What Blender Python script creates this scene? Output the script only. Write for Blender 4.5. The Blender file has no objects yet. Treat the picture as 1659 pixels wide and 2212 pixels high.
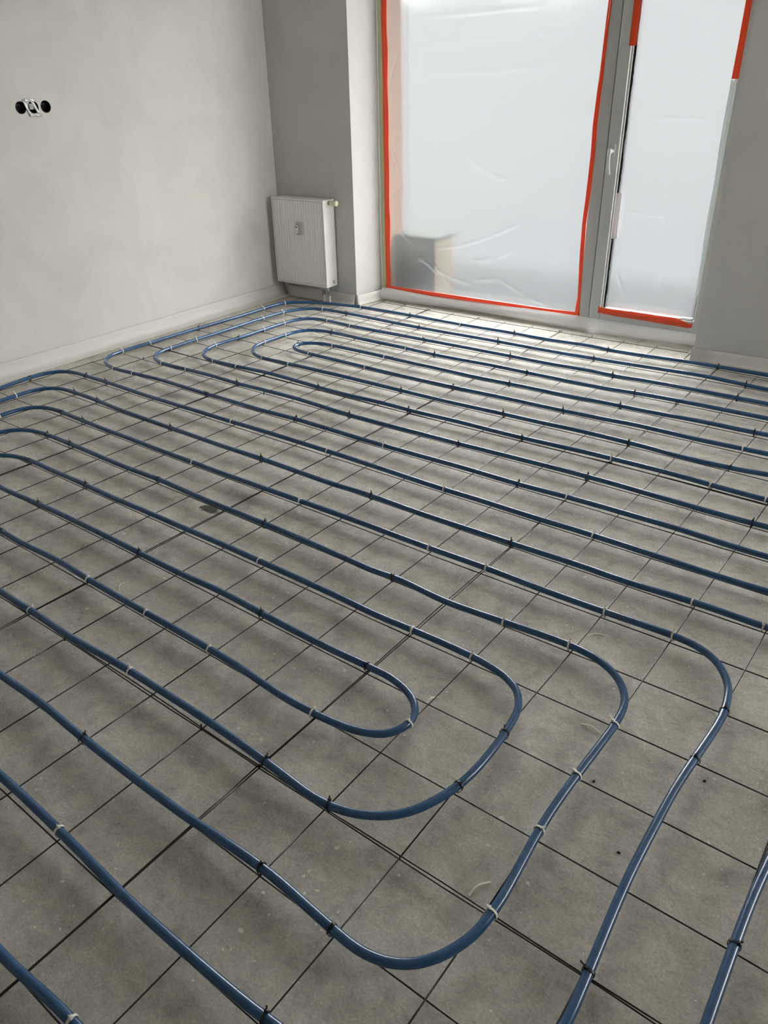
import bpy, bmesh, math, random
from mathutils import Vector, Matrix, noise

# ------------------------------------------------------------------ camera, world, lights, exposure
sc = bpy.context.scene
sc.view_settings.view_transform = 'Standard'
sc.view_settings.look = 'None'
sc.view_settings.gamma = 1.0
sc.view_settings.exposure = 0.22
sc.view_settings.use_curve_mapping = False
sc.cycles.use_denoising = True
sc.cycles.max_bounces = 10
sc.cycles.diffuse_bounces = 6
sc.cycles.transparent_max_bounces = 12
sc.cycles.sample_clamp_indirect = 8.0

cd = bpy.data.cameras.new('camera')
cam = bpy.data.objects.new('camera', cd)
sc.collection.objects.link(cam)
cam.matrix_world = Matrix(((0.7954995, -0.2838978, 0.5353341, 0.6266168),
                           (0.6056646, 0.3998359, -0.6879692, -1.8356407),
                           (-0.0187328, 0.8715121, 0.4900161, 1.4185091),
                           (0, 0, 0, 1)))
cd.sensor_fit = 'VERTICAL'
cd.sensor_height = 36.0
cd.lens = 1673.226 / 2212 * 36.0
cd.clip_start = 0.05
sc.camera = cam

# overcast sky, brighter overhead than at the horizon
SKY_HORIZON, SKY_ZENITH = 17.0, 18.5
w = bpy.data.worlds.new('overcast_sky'); sc.world = w; w.use_nodes = True
nt = w.node_tree; nt.nodes.clear()
out = nt.nodes.new('ShaderNodeOutputWorld'); bg = nt.nodes.new('ShaderNodeBackground')
tc = nt.nodes.new('ShaderNodeTexCoord'); sp = nt.nodes.new('ShaderNodeSeparateXYZ')
mr = nt.nodes.new('ShaderNodeMapRange')
mr.inputs['From Min'].default_value = 0.0; mr.inputs['From Max'].default_value = 1.0
mr.inputs['To Min'].default_value = SKY_HORIZON; mr.inputs['To Max'].default_value = SKY_ZENITH
nt.links.new(tc.outputs['Generated'], sp.inputs[0]); nt.links.new(sp.outputs['Z'], mr.inputs['Value'])
nt.links.new(mr.outputs[0], bg.inputs['Strength'])
bg.inputs['Color'].default_value = (0.985, 0.98, 0.955, 1)
nt.links.new(bg.outputs[0], out.inputs[0])

# sampling portals in the two window openings (they give no light of their own)
for loc, rot, sx, sy in (((-1.735, 2.83, 1.22), (math.radians(-90), 0, math.radians(2.4)), 2.24, 2.26), ((3.56, 1.6, 1.40), (0, math.radians(90), 0), 1.6, 1.2)):
    al = bpy.data.lights.new('window_portal', 'AREA'); al.shape = 'RECTANGLE'; al.size, al.size_y = sx, sy
    al.cycles.is_portal = True
    ao = bpy.data.objects.new('window_portal', al); sc.collection.objects.link(ao); ao.location = loc; ao.rotation_euler = rot

random.seed(7)
COL = sc.collection
# ------------------------------------------------------------------ helpers
def tag(o, label=None, cat=None, group=None, kind=None):
    if label: o['label'] = label
    if cat: o['category'] = cat
    if group: o['group'] = group
    if kind: o['kind'] = kind
    return o

def obj(name, bm, mat=None, parent=None, smooth=False):
    me = bpy.data.meshes.new(name); bm.normal_update(); bm.to_mesh(me); bm.free()
    if smooth:
        for p in me.polygons: p.use_smooth = True
    o = bpy.data.objects.new(name, me); COL.objects.link(o)
    if mat: me.materials.append(mat)
    if parent: o.parent = parent
    return o

def empty(name, loc=(0, 0, 0)):
    o = bpy.data.objects.new(name, None); COL.objects.link(o); o.location = loc
    return o

def box(bm, x0, x1, y0, y1, z0, z1, M=None, bevel=0.0):
    v = [bm.verts.new((x, y, z)) for x in (x0, x1) for y in (y0, y1) for z in (z0, z1)]
    fs = [bm.faces.new([v[i] for i in q]) for q in ((0, 1, 3, 2), (4, 6, 7, 5), (0, 4, 5, 1), (2, 3, 7, 6), (0, 2, 6, 4), (1, 5, 7, 3))]
    if bevel > 0:
        es = list({e for f in fs for e in f.edges})
        r = bmesh.ops.bevel(bm, geom=es, offset=bevel, segments=2, affect='EDGES', profile=0.5)
        v = list({x for f in r['faces'] for x in f.verts} | {x for x in v if x.is_valid})
    if M is not None:
        bmesh.ops.transform(bm, matrix=M, verts=v)

def tube(bm, pts, r, sides=10, cap=True, up=Vector((0, 0, 1))):
    pts = [Vector(p) for p in pts]; rings = []
    for k, p in enumerate(pts):
        t = (pts[min(k + 1, len(pts) - 1)] - pts[max(k - 1, 0)]).normalized()
        a = t.cross(up)
        if a.length < 1e-3: a = t.cross(Vector((1, 0, 0)))
        a.normalize(); b = a.cross(t)
        rr = r[k] if isinstance(r, (list, tuple)) else r
        rings.append([bm.verts.new(p + a * rr * math.cos(2 * math.pi * s / sides) + b * rr * math.sin(2 * math.pi * s / sides)) for s in range(sides)])
    for q0, q1 in zip(rings, rings[1:]):
        for s in range(sides):
            bm.faces.new((q0[s], q0[(s + 1) % sides], q1[(s + 1) % sides], q1[s]))
    if cap:
        bm.faces.new(rings[0][::-1]); bm.faces.new(rings[-1])

def sheet(bm, grid):
    V = [[bm.verts.new(p) for p in row] for row in grid]
    for a in range(len(V) - 1):
        for b in range(len(V[0]) - 1):
            bm.faces.new((V[a][b], V[a + 1][b], V[a + 1][b + 1], V[a][b + 1]))

# window wall frame: u along the wall, v outwards, z up (measured from the photograph)
TH = math.radians(2.4)
O = Vector((-2.9066, 2.4420, 0)); U = Vector((math.cos(TH), math.sin(TH), 0)); V = Vector((-math.sin(TH), math.cos(TH), 0))
WM = Matrix.Translation(O) @ Matrix.Rotation(TH, 4, 'Z')
def wl(u, v, z): return O + U * u + V * v + Vector((0, 0, z))

# ------------------------------------------------------------------ materials
def mat(name, col, rough=0.6, metal=0.0, spec=0.5):
    m = bpy.data.materials.new(name); m.use_nodes = True
    b = m.node_tree.nodes['Principled BSDF']
    b.inputs['Base Color'].default_value = (*col, 1); b.inputs['Roughness'].default_value = rough
    b.inputs['Metallic'].default_value = metal; b.inputs['Specular IOR Level'].default_value = spec
    return m
def nd(m, t, **k):
    n = m.node_tree.nodes.new(t)
    for a, v in k.items():
        if hasattr(n, a): setattr(n, a, v)
        else: n.inputs[a].default_value = v
    return n
def lk(m, a, b): m.node_tree.links.new(a, b)
def ramp(m, fac, stops, interp='LINEAR'):
    r = nd(m, 'ShaderNodeValToRGB'); r.color_ramp.interpolation = interp
    e = r.color_ramp.elements
    while len(e) < len(stops): e.new(0.5)
    for q, (p, c) in zip(e, stops):
        q.position = p; q.color = (*c, 1) if len(c) == 3 else c
    lk(m, fac, r.inputs['Fac']); return r.outputs['Color']
def mixc(m, kind, fac, a, b):
    n = nd(m, 'ShaderNodeMix', data_type='RGBA', blend_type=kind)
    for s, v in ((0, fac), (6, a), (7, b)):
        if isinstance(v, (int, float)): n.inputs[s].default_value = v
        elif isinstance(v, tuple): n.inputs[s].default_value = (*v, 1)
        else: lk(m, v, n.inputs[s])
    return n.outputs[2]
def coords(m, scale=(1, 1, 1)):
    g = nd(m, 'ShaderNodeNewGeometry'); mp = nd(m, 'ShaderNodeMapping'); mp.inputs['Scale'].default_value = scale
    lk(m, g.outputs['Position'], mp.inputs['Vector']); return mp.outputs['Vector']
def noi(m, vec, scale, detail=4, rough=0.55, dist=0.0):
    n = nd(m, 'ShaderNodeTexNoise'); n.inputs['Scale'].default_value = scale; n.inputs['Detail'].default_value = detail
    n.inputs['Roughness'].default_value = rough; n.inputs['Distortion'].default_value = dist
    lk(m, vec, n.inputs['Vector']); return n.outputs['Fac']
def bump(m, h, strength, dist=0.002):
    b = nd(m, 'ShaderNodeBump'); b.inputs['Strength'].default_value = strength; b.inputs['Distance'].default_value = dist
    lk(m, h, b.inputs['Height']); lk(m, b.outputs[0], m.node_tree.nodes['Principled BSDF'].inputs['Normal'])
def base(m, c): lk(m, c, m.node_tree.nodes['Principled BSDF'].inputs['Base Color'])

# skim-coated plaster with soft trowel clouds
def plaster(name, c0, c1, dirt=True):
    m = mat(name, c0, 0.75, spec=0.25)
    p = coords(m)
    n1 = noi(m, p, 2.2, 5, 0.6, 0.8); n2 = noi(m, coords(m, (1, 1, 0.45)), 7.0, 4, 0.6, 1.2)
    c = ramp(m, n1, [(0.3, c0), (0.7, c1)])
    c = mixc(m, 'MULTIPLY', 0.5, c, ramp(m, n2, [(0.3, (0.93, 0.93, 0.93)), (0.65, (1, 1, 1))]))
    if dirt:   # grey smudge patch on the left wall beside the radiator
        g = nd(m, 'ShaderNodeNewGeometry'); s = nd(m, 'ShaderNodeVectorMath', operation='SUBTRACT'); lk(m, g.outputs['Position'], s.inputs[0])
        s.inputs[1].default_value = (-3.57, 2.0, 0.42)
        q = nd(m, 'ShaderNodeVectorMath', operation='MULTIPLY'); lk(m, s.outputs[0], q.inputs[0]); q.inputs[1].default_value = (1.5, 2.4, 1.6)
        L = nd(m, 'ShaderNodeVectorMath', operation='LENGTH'); lk(m, q.outputs[0], L.inputs[0])
        ad = nd(m, 'ShaderNodeMath', operation='MULTIPLY_ADD'); lk(m, noi(m, p, 5, 5, 0.6), ad.inputs[0]); ad.inputs[1].default_value = 0.9; lk(m, L.outputs['Value'], ad.inputs[2])
        c = mixc(m, 'MULTIPLY', 1.0, c, ramp(m, ad.outputs[0], [(0.45, (0.83, 0.83, 0.82)), (1.0, (1, 1, 1))]))
    base(m, c); bump(m, n2, 0.15, 0.002); return m
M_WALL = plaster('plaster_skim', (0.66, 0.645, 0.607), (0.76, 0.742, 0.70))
M_PIER = plaster('plaster_grey_shaded', (0.53, 0.52, 0.50), (0.58, 0.57, 0.55), False)  # same plaster as the other walls, slightly greyer, with shade darkened into its colour
M_CEIL = mat('ceiling_paint', (0.85, 0.84, 0.82), 0.8)

# cement screed: cloudy grey, rubbed lighter patches, pale paint drops, dark stains
def screed():
    m = mat('cement_screed', (0.35, 0.34, 0.31), 0.68, spec=0.15)
    p = coords(m)
    big = noi(m, p, 1.6, 5, 0.6, 0.6); mid = noi(m, p, 7, 6, 0.65, 0.8); fine = noi(m, p, 160, 3, 0.7)
    c = ramp(m, big, [(0.30, (0.46, 0.44, 0.393)), (0.55, (0.56, 0.538, 0.488)), (0.75, (0.66, 0.635, 0.585))])
    c = mixc(m, 'MULTIPLY', 1.0, c, ramp(m, mid, [(0.30, (0.72, 0.71, 0.69)), (0.5, (0.98, 0.98, 0.98)), (0.70, (1.16, 1.16, 1.15))]))
    c = mixc(m, 'MULTIPLY', 1.0, c, ramp(m, fine, [(0.3, (0.80, 0.80, 0.80)), (0.7, (1.16, 1.16, 1.16))]))
    m3 = noi(m, coords(m, (1.0, 1.5, 1)), 26, 5, 0.7, 0.6)
    c = mixc(m, 'MULTIPLY', 1.0, c, ramp(m, m3, [(0.30, (0.80, 0.795, 0.785)), (0.5, (1, 1, 1)), (0.72, (1.13, 1.13, 1.12))]))
    pit = noi(m, p, 75, 3, 0.75)
    c = mixc(m, 'MULTIPLY', 1.0, c, ramp(m, pit, [(0.26, (0.70, 0.69, 0.67)), (0.38, (1, 1, 1)), (0.64, (1, 1, 1)), (0.74, (1.22, 1.22, 1.2))]))
    # pale scrape marks running towards the window, only in patches
    st = noi(m, coords(m, (70, 5, 1)), 1.0, 4, 0.6, 0.4); pm = noi(m, p, 2.6, 2)
    pk = nd(m, 'ShaderNodeMath', operation='MULTIPLY'); a1 = nd(m, 'ShaderNodeMapRange'); a2 = nd(m, 'ShaderNodeMapRange')
    for q_, v_, lo, hi, mx in ((a1, st, .60, .70, .55), (a2, pm, .54, .62, 1.0)):
        lk(m, v_, q_.inputs['Value']); q_.inputs['From Min'].default_value = lo; q_.inputs['From Max'].default_value = hi; q_.inputs['To Max'].default_value = mx
    lk(m, a1.outputs[0], pk.inputs[0]); lk(m, a2.outputs[0], pk.inputs[1])
    c = mixc(m, 'MIX', pk.outputs[0], c, (0.66, 0.64, 0.59))
    # dark smears, stretched as trowel marks
    sm = noi(m, coords(m, (9, 4, 1)), 2.0, 6, 0.7, 1.5)
    c = mixc(m, 'MULTIPLY', 1.0, c, ramp(m, sm, [(0.27, (0.66, 0.65, 0.63)), (0.36, (1, 1, 1))]))
    # paint and plaster drops
    for sc_, th, msk, col in ((17, 0.085, 3.0, (0.74, 0.71, 0.60)), (46, 0.10, 4.5, (0.85, 0.83, 0.76))):
        vo = nd(m, 'ShaderNodeTexVoronoi', voronoi_dimensions='3D'); vo.inputs['Scale'].default_value = sc_
        mp = nd(m, 'ShaderNodeMapping'); mp.inputs['Location'].default_value = (sc_ * .37, sc_ * .11, 0)
        g = nd(m, 'ShaderNodeNewGeometry'); ns = nd(m, 'ShaderNodeTexNoise'); ns.inputs['Scale'].default_value = 90
        va = nd(m, 'ShaderNodeVectorMath', operation='MULTIPLY_ADD'); lk(m, g.outputs['Position'], ns.inputs['Vector'])
        lk(m, ns.outputs['Color'], va.inputs[0]); va.inputs[1].default_value = (0.012, 0.012, 0); lk(m, g.outputs['Position'], va.inputs[2])
        lk(m, va.outputs[0], mp.inputs['Vector']); lk(m, mp.outputs[0], vo.inputs['Vector'])
        sep = nd(m, 'ShaderNodeSeparateColor'); lk(m, vo.outputs['Color'], sep.inputs[0])
        rad = nd(m, 'ShaderNodeMapRange'); lk(m, sep.outputs[0], rad.inputs['Value'])
        rad.inputs['From Min'].default_value = 0.55; rad.inputs['From Max'].default_value = 1.0
        rad.inputs['To Min'].default_value = 0.0; rad.inputs['To Max'].default_value = th * 1.6
        lt = nd(m, 'ShaderNodeMath', operation='LESS_THAN'); lk(m, vo.outputs['Distance'], lt.inputs[0])
        dv = nd(m, 'ShaderNodeVectorMath', operation='DISTANCE'); lk(m, g.outputs['Position'], dv.inputs[0]); dv.inputs[1].default_value = (-0.11, -1.26, 0)
        near = nd(m, 'ShaderNodeMath', operation='LESS_THAN'); lk(m, dv.outputs['Value'], near.inputs[0]); near.inputs[1].default_value = 0.13
        rr_ = nd(m, 'ShaderNodeMath', operation='MULTIPLY_ADD'); lk(m, near.outputs[0], rr_.inputs[0]); rr_.inputs[1].default_value = 0.07; lk(m, rad.outputs[0], rr_.inputs[2]); lk(m, rr_.outputs[0], lt.inputs[1])
        mk = nd(m, 'ShaderNodeMath', operation='GREATER_THAN'); lk(m, noi(m, p, msk, 2), mk.inputs[0]); mk.inputs[1].default_value = 0.47
        either = nd(m, 'ShaderNodeMath', operation='MAXIMUM'); lk(m, mk.outputs[0], either.inputs[0]); lk(m, near.outputs[0], either.inputs[1])
        mu = nd(m, 'ShaderNodeMath', operation='MULTIPLY'); lk(m, lt.outputs[0], mu.inputs[0]); lk(m, either.outputs[0], mu.inputs[1])
        mu2 = nd(m, 'ShaderNodeMath', operation='MULTIPLY'); lk(m, mu.outputs[0], mu2.inputs[0]); mu2.inputs[1].default_value = 0.85
        c = mixc(m, 'MIX', mu2.outputs[0], c, col)
    # one black oily stain and a few damp-grey ones
    for (x, y, sx, sy, col, w0, w1) in ((-1.46, -0.07, 6, 9, (0.19, 0.18, 0.16), 0.9, 1.4), (-2.58, 0.48, 9, 12, (0.19, 0.185, 0.17), 0.8, 1.2), (-2.3, 0.10, 7, 9, (0.24, 0.23, 0.21), 0.8, 1.3), (-1.62, -0.21, 14, 20, (0.2, 0.19, 0.175), 0.8, 1.3), (-1.475, -0.212, 10, 17, (0.022, 0.021, 0.019), 0.85, 1.10)):
        g = nd(m, 'ShaderNodeNewGeometry'); s = nd(m, 'ShaderNodeVectorMath', operation='SUBTRACT'); lk(m, g.outputs['Position'], s.inputs[0]); s.inputs[1].default_value = (x, y, 0)
        q = nd(m, 'ShaderNodeVectorMath', operation='MULTIPLY'); lk(m, s.outputs[0], q.inputs[0]); q.inputs[1].default_value = (sx, sy, 1)
        L = nd(m, 'ShaderNodeVectorMath', operation='LENGTH'); lk(m, q.outputs[0], L.inputs[0])
        ad = nd(m, 'ShaderNodeMath', operation='MULTIPLY_ADD'); lk(m, noi(m, p, 22, 5, 0.7), ad.inputs[0]); ad.inputs[1].default_value = 1.1; lk(m, L.outputs['Value'], ad.inputs[2])
        f = nd(m, 'ShaderNodeMapRange'); lk(m, ad.outputs[0], f.inputs['Value'])
        f.inputs['From Min'].default_value = w0; f.inputs['From Max'].default_value = w1; f.inputs['To Min'].default_value = 0.9 if w0 == 0.85 else 0.45; f.inputs['To Max'].default_value = 0
        c = mixc(m, 'MIX', f.outputs[0], c, col)
    base(m, c)
    h = nd(m, 'ShaderNodeMath', operation='ADD'); lk(m, mid, h.inputs[0]); lk(m, fine, h.inputs[1])
    bump(m, h.outputs[0], 0.5, 0.0015); return m
M_FLOOR = screed()

def pipe_mat():
    m = mat('blue_pe_pipe', (0.02, 0.06, 0.14), 0.2, spec=0.6)
    n = noi(m, coords(m), 30, 4, 0.6)
    base(m, ramp(m, n, [(0.3, (0.014, 0.066, 0.165)), (0.7, (0.024, 0.092, 0.215))]))
    r = nd(m, 'ShaderNodeMapRange'); lk(m, noi(m, coords(m), 120, 3, 0.6), r.inputs['Value'])
    r.inputs['To Min'].default_value = 0.13; r.inputs['To Max'].default_value = 0.30
    lk(m, r.outputs[0], m.node_tree.nodes['Principled BSDF'].inputs['Roughness'])
    bump(m, noi(m, coords(m), 260, 2, 0.6), 0.10, 0.0005); return m
M_PIPE = pipe_mat()
M_WIRE = mat('drawn_steel_wire', (0.035, 0.032, 0.029), 0.28, metal=0.6)
M_TIEB = mat('black_nylon', (0.008, 0.008, 0.009), 0.35)
M_TIEW = mat('natural_nylon', (0.84, 0.82, 0.74), 0.4)
M_TIEW.node_tree.nodes['Principled BSDF'].inputs['Subsurface Weight'].default_value = 0.0
M_PVC = mat('white_pvc', (0.56, 0.57, 0.56), 0.32)
M_GASKET = mat('black_gasket', (0.006, 0.006, 0.006), 0.5)
M_SPACER = mat('grey_spacer', (0.35, 0.36, 0.37), 0.35, metal=0.8)
M_RAD = mat('radiator_enamel', (0.82, 0.81, 0.78), 0.3)
M_RADLINE = mat('radiator_seam_dark', (0.16, 0.16, 0.15), 0.6)
M_CREAM = mat('cream_plastic', (0.74, 0.69, 0.52), 0.35)
M_CHROME = mat('nickel_brass', (0.42, 0.41, 0.39), 0.28, metal=1.0)
M_PIPEW = mat('white_composite_pipe', (0.55, 0.55, 0.53), 0.35)
M_RUBBER = mat('dark_rubber', (0.02, 0.02, 0.02), 0.5)
M_BLACKBOX = mat('black_box_plastic', (0.012, 0.013, 0.012), 0.5)
M_METER = mat('grey_white_plastic', (0.74, 0.73, 0.70), 0.4)

def thin(name, col, trans=0.0, transl=0.5, gloss=0.08, rough=0.2, wrinkle=0.0, wscale=8.0, stretch=(1, 1, 1), facing=None, haze=0.0):
    m = bpy.data.materials.new(name); m.use_nodes = True; t = m.node_tree; t.nodes.clear()
    o = t.nodes.new('ShaderNodeOutputMaterial')
    tr = t.nodes.new('ShaderNodeBsdfTransparent'); tl = t.nodes.new('ShaderNodeBsdfTranslucent')
    df = t.nodes.new('ShaderNodeBsdfDiffuse'); gl = t.nodes.new('ShaderNodeBsdfGlossy')
    for b in (tl, df): b.inputs['Color'].default_value = (*col, 1)
    tr.inputs['Color'].default_value = (0.97, 0.98, 0.98, 1); gl.inputs['Roughness'].default_value = rough
    m1 = t.nodes.new('ShaderNodeMixShader'); m1.inputs[0].default_value = transl / max(1e-3, 1 - trans)
    lk(m, df.outputs[0], m1.inputs[1]); lk(m, tl.outputs[0], m1.inputs[2])
    m2 = t.nodes.new('ShaderNodeMixShader'); m2.inputs[0].default_value = trans
    see = tr.outputs[0]
    if haze:      # most of the light that gets through is scattered a few degrees
        rf = t.nodes.new('ShaderNodeBsdfRefraction'); rf.inputs['IOR'].default_value = 1.22; rf.inputs['Roughness'].default_value = 0.33
        mh = t.nodes.new('ShaderNodeMixShader'); mh.inputs[0].default_value = haze
        lk(m, tr.outputs[0], mh.inputs[1]); lk(m, rf.outputs[0], mh.inputs[2]); see = mh.outputs[0]
    lk(m, m1.outputs[0], m2.inputs[1]); lk(m, see, m2.inputs[2])
    if facing:
        lw_ = t.nodes.new('ShaderNodeLayerWeight'); lw_.inputs['Blend'].default_value = 0.5
        fr = t.nodes.new('ShaderNodeMapRange'); lk(m, lw_.outputs['Facing'], fr.inputs['Value'])
        fr.inputs['From Min'].default_value = facing[0]; fr.inputs['From Max'].default_value = facing[1]; fr.inputs['To Min'].default_value = trans; fr.inputs['To Max'].default_value = facing[2]
        lk(m, fr.outputs[0], m2.inputs[0])
    m3 = t.nodes.new('ShaderNodeMixShader'); m3.inputs[0].default_value = gloss
    lk(m, m2.outputs[0], m3.inputs[1]); lk(m, gl.outputs[0], m3.inputs[2])
    lk(m, m3.outputs[0], o.inputs[0])
    if wrinkle:
        n = noi(m, coords(m, stretch), wscale, 5, 0.6, 1.4)
        b = t.nodes.new('ShaderNodeBump'); b.inputs['Strength'].default_value = wrinkle; b.inputs['Distance'].default_value = 0.01
        lk(m, n, b.inputs['Height'])
        for s in (tl, df, gl): lk(m, b.outputs[0], s.inputs['Normal'])
        if facing: lk(m, b.outputs[0], lw_.inputs['Normal'])
    return m
M_FILM = thin('milky_dust_film', (0.93, 0.96, 0.98), trans=0.86, transl=0.02, gloss=0.05, rough=0.22, wrinkle=0.35, wscale=1.6, stretch=(0.5, 0.5, 2.6), facing=(.20, .75, .45), haze=0.75)
M_FOIL = thin('milky_edge_foil', (0.86, 0.86, 0.85), trans=0.12, transl=0.15, gloss=0.07, rough=0.3, wrinkle=0.3, wscale=6)
M_FOAM = mat('white_edge_foam', (0.64, 0.62, 0.585), 0.6)
M_ORANGE = thin('orange_cloth_tape', (0.80, 0.085, 0.020), trans=0.0, transl=0.22, gloss=0.05, rough=0.35)
M_YELLOW = thin('yellow_masking_tape', (0.62, 0.64, 0.40), trans=0.0, transl=0.15, gloss=0.03, rough=0.5)
M_PALETAPE = thin('pale_tape', (0.78, 0.74, 0.75), trans=0.0, transl=0.3, gloss=0.04, rough=0.5)
M_CLEARTAPE = thin('greyish_clear_tape', (0.55, 0.58, 0.58), trans=0.25, transl=0.25, gloss=0.15, rough=0.3)
M_WHITETAPE = thin('glossy_white_tape', (0.80, 0.80, 0.78), trans=0.15, transl=0.1, gloss=0.25, rough=0.15)
def glass():
    m = bpy.data.materials.new('window_glass'); m.use_nodes = True; t = m.node_tree; t.nodes.clear()
    o = t.nodes.new('ShaderNodeOutputMaterial'); a = t.nodes.new('ShaderNodeBsdfTransparent'); g = t.nodes.new('ShaderNodeBsdfGlossy')
    a.inputs['Color'].default_value = (0.955, 0.958, 0.958, 1); g.inputs['Roughness'].default_value = 0.02
    x = t.nodes.new('ShaderNodeMixShader'); x.inputs[0].default_value = 0.06
    lk(m, a.outputs[0], x.inputs[1]); lk(m, g.outputs[0], x.inputs[2]); lk(m, x.outputs[0], o.inputs[0]); return m
M_GLASS = glass()
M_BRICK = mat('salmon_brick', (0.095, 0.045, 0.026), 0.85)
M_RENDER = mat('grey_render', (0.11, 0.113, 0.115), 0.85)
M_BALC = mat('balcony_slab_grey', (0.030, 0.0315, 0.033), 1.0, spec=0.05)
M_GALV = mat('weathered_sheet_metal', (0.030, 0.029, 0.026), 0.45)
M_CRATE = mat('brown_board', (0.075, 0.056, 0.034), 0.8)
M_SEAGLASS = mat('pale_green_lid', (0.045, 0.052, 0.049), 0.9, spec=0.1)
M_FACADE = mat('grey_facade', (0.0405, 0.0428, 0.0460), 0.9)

# ------------------------------------------------------------------ measured layout (millimetres, world x,y)
PIPE_A = [1779,432,1556,428,1315,424,1075,420,835,416,615,412,376,394,216,388,-24,393,-224,395,-445,390,-645,389,-845,385,-1085,389,-1325,391,-1525,390,-1765,387,-2005,381,-2245,377,-2466,372,-2626,370,-2866,375,-3046,375,-3186,370,-3225,365,-3263,356,-3280,347,-3295,337,-3309,324,-3321,309,-3331,293,-3344,257,-3349,218,-3349,158,-3331,-21,-3330,-161,-3338,-401,-3347,-641,-3356,-881,-3365,-1121,-3360,-1180,-3346,-1238,-3331,-1274,-3309,-1307,-3282,-1334,-3248,-1354,-3212,-1368,-3153,-1382,-3074,-1391,-2934,-1396,-2694,-1393,-2454,-1387,-2214,-1387,-1974,-1387,-1733,-1386,-1493,-1386,-1253,-1386,-1013,-1386,-773,-1387,-553,-1394,-353,-1403,-133,-1403,7,-1398,166,-1382,224,-1369,261,-1355,296,-1336,327,-1312,354,-1284,375,-1251,398,-1196,413,-1138,418,-1099,415,-1040,398,-800,395,-640,396,-500,411,-261,410,-201,401,-142,390,-104,372,-69,349,-38,319,-13,284,4,246,13,187,16,-53,7,-233,5,-413,7,-653,1,-893,1,-1134,-4,-1374,-10,-1614,-15,-1854,-16,-2034,-17,-2214,-15,-2414,-17,-2654,-11,-2794,-10,-2834,-14,-2872,-22,-2890,-30,-2907,-39,-2922,-50,-2935,-64,-2945,-79,-2954,-96,-2963,-134,-2965,-173,-2962,-332,-2964,-573,-2968,-713,-2964,-772,-2952,-831,-2940,-868,-2921,-903,-2896,-933,-2866,-956,-2830,-973,-2773,-990,-2714,-998,-2634,-1000,-2394,-990,-2154,-985,-1914,-982,-1674,-989,-1514,-992,-1354,-991,-1194,-995,-954,-985,-814,-984,-574,-986,-374,-995,-254,-1004,-215,-1003,-176,-997,-138,-985,-103,-967,-72,-944,-46,-915,-26,-881,-5,-826,8,-768,13,-708,11,-608,3,-529,-7,-491,-15,-474,-25,-458,-37,-443,-51,-431,-85,-413,-123,-402,-182,-393,-282,-390,-422,-393,-522,-397,-702,-392,-942,-391,-1182,-391,-1422,-395,-1662,-398,-1822,-402,-2042,-400,-2222,-403,-2342,-402,-2402,-407,-2461,-417,-2498,-430,-2530,-449,-2543,-462,-2553,-476,-2559,-491,-2560,-507,-2556,-523,-2549,-538,-2537,-552,-2523,-563,-2488,-578,-2430,-592,-2331,-605,-2231,-609,-2091,-604,-1911,-596,-1671,-592,-1431,-592,-1191,-593,-991,-586,-751,-593,-551,-595,-351,-590,-312,-595,-274,-605,-240,-622,-225,-634,-213,-647,-203,-663,-198,-680,-196,-698,-198,-715,-204,-732,-213,-748,-225,-762,-240,-773,-275,-789,-313,-799,-372,-807,-492,-812,-572,-808,-711,-798,-931,-793,-1171,-792,-1412,-788,-1592,-783,-1791,-792,-2031,-787,-2232,-789,-2431,-796,-2511,-793,-2590,-780,-2647,-763,-2682,-746,-2712,-721,-2734,-690,-2750,-654,-2766,-597,-2779,-518,-2785,-438,-2784,-378,-2778,-339,-2766,-302,-2757,-285,-2746,-270,-2733,-256,-2718,-244,-2684,-227,-2646,-217,-2586,-208,-2487,-204,-2246,-205,-2006,-207,-1766,-200,-1526,-207,-1286,-207,-1046,-207,-806,-213,-686,-216,-588,-209,-529,-212,-429,-220,-350,-219,-110,-197,-31,-192,29,-194,68,-201,105,-214,139,-234,167,-260,189,-292,203,-328,209,-367,211,-426,203,-666,205,-786,219,-966,218,-1026,213,-1065,201,-1102,184,-1137,160,-1168,145,-1181,130,-1191,112,-1200,75,-1210,36,-1212,-44,-1207,-163,-1198,-263,-1198,-443,-1206,-683,-1206,-864,-1202,-1003,-1197,-1224,-1201,-1464,-1193,-1704,-1185,-1944,-1183,-2184,-1186,-2424,-1189,-2664,-1198,-2824,-1201,-2904,-1197,-2963,-1188,-3021,-1173,-3056,-1157,-3088,-1134,-3114,-1106,-3134,-1072,-3147,-1035,-3160,-976,-3166,-917,-3167,-817,-3158,-577,-3153,-337,-3151,-117,-3156,23,-3153,63,-3143,100,-3135,117,-3124,133,-3111,146,-3096,158,-3080,167,-3043,179,-2984,185,-2784,185,-2544,173,-2304,170,-2064,169,-1823,168,-1583,174,-1343,172,-1183,172,-1003,181,-763,178,-523,184,-323,190,-163,196,-3,195,217,208,397,208,476,213,514,210,533,206,551,198,583,177,610,150,630,116,643,80,652,21,653,-39,633,-278,613,-518,604,-677,604,-858,608,-1078,611,-1238,607,-1318,599,-1377,588,-1415,573,-1451,553,-1485,527,-1516,498,-1541,464,-1562,428,-1576,389,-1585,330,-1590,90,-1597,-151,-1598,-291,-1599,-450,-1608,-690,-1605,-931,-1598,-1171,-1592,-1411,-1588,-1651,-1590,-1831,-1589,-2071,-1578,-2151,-1580,-2210,-1587,-2269,-1600,-2305,-1614,-2322,-1623,-2337,-1635,-2351,-1648,-2362,-1663,-2378,-1698,-2391,-1756,-2398,-1836,-2397,-1956,-2390,-2158]
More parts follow.
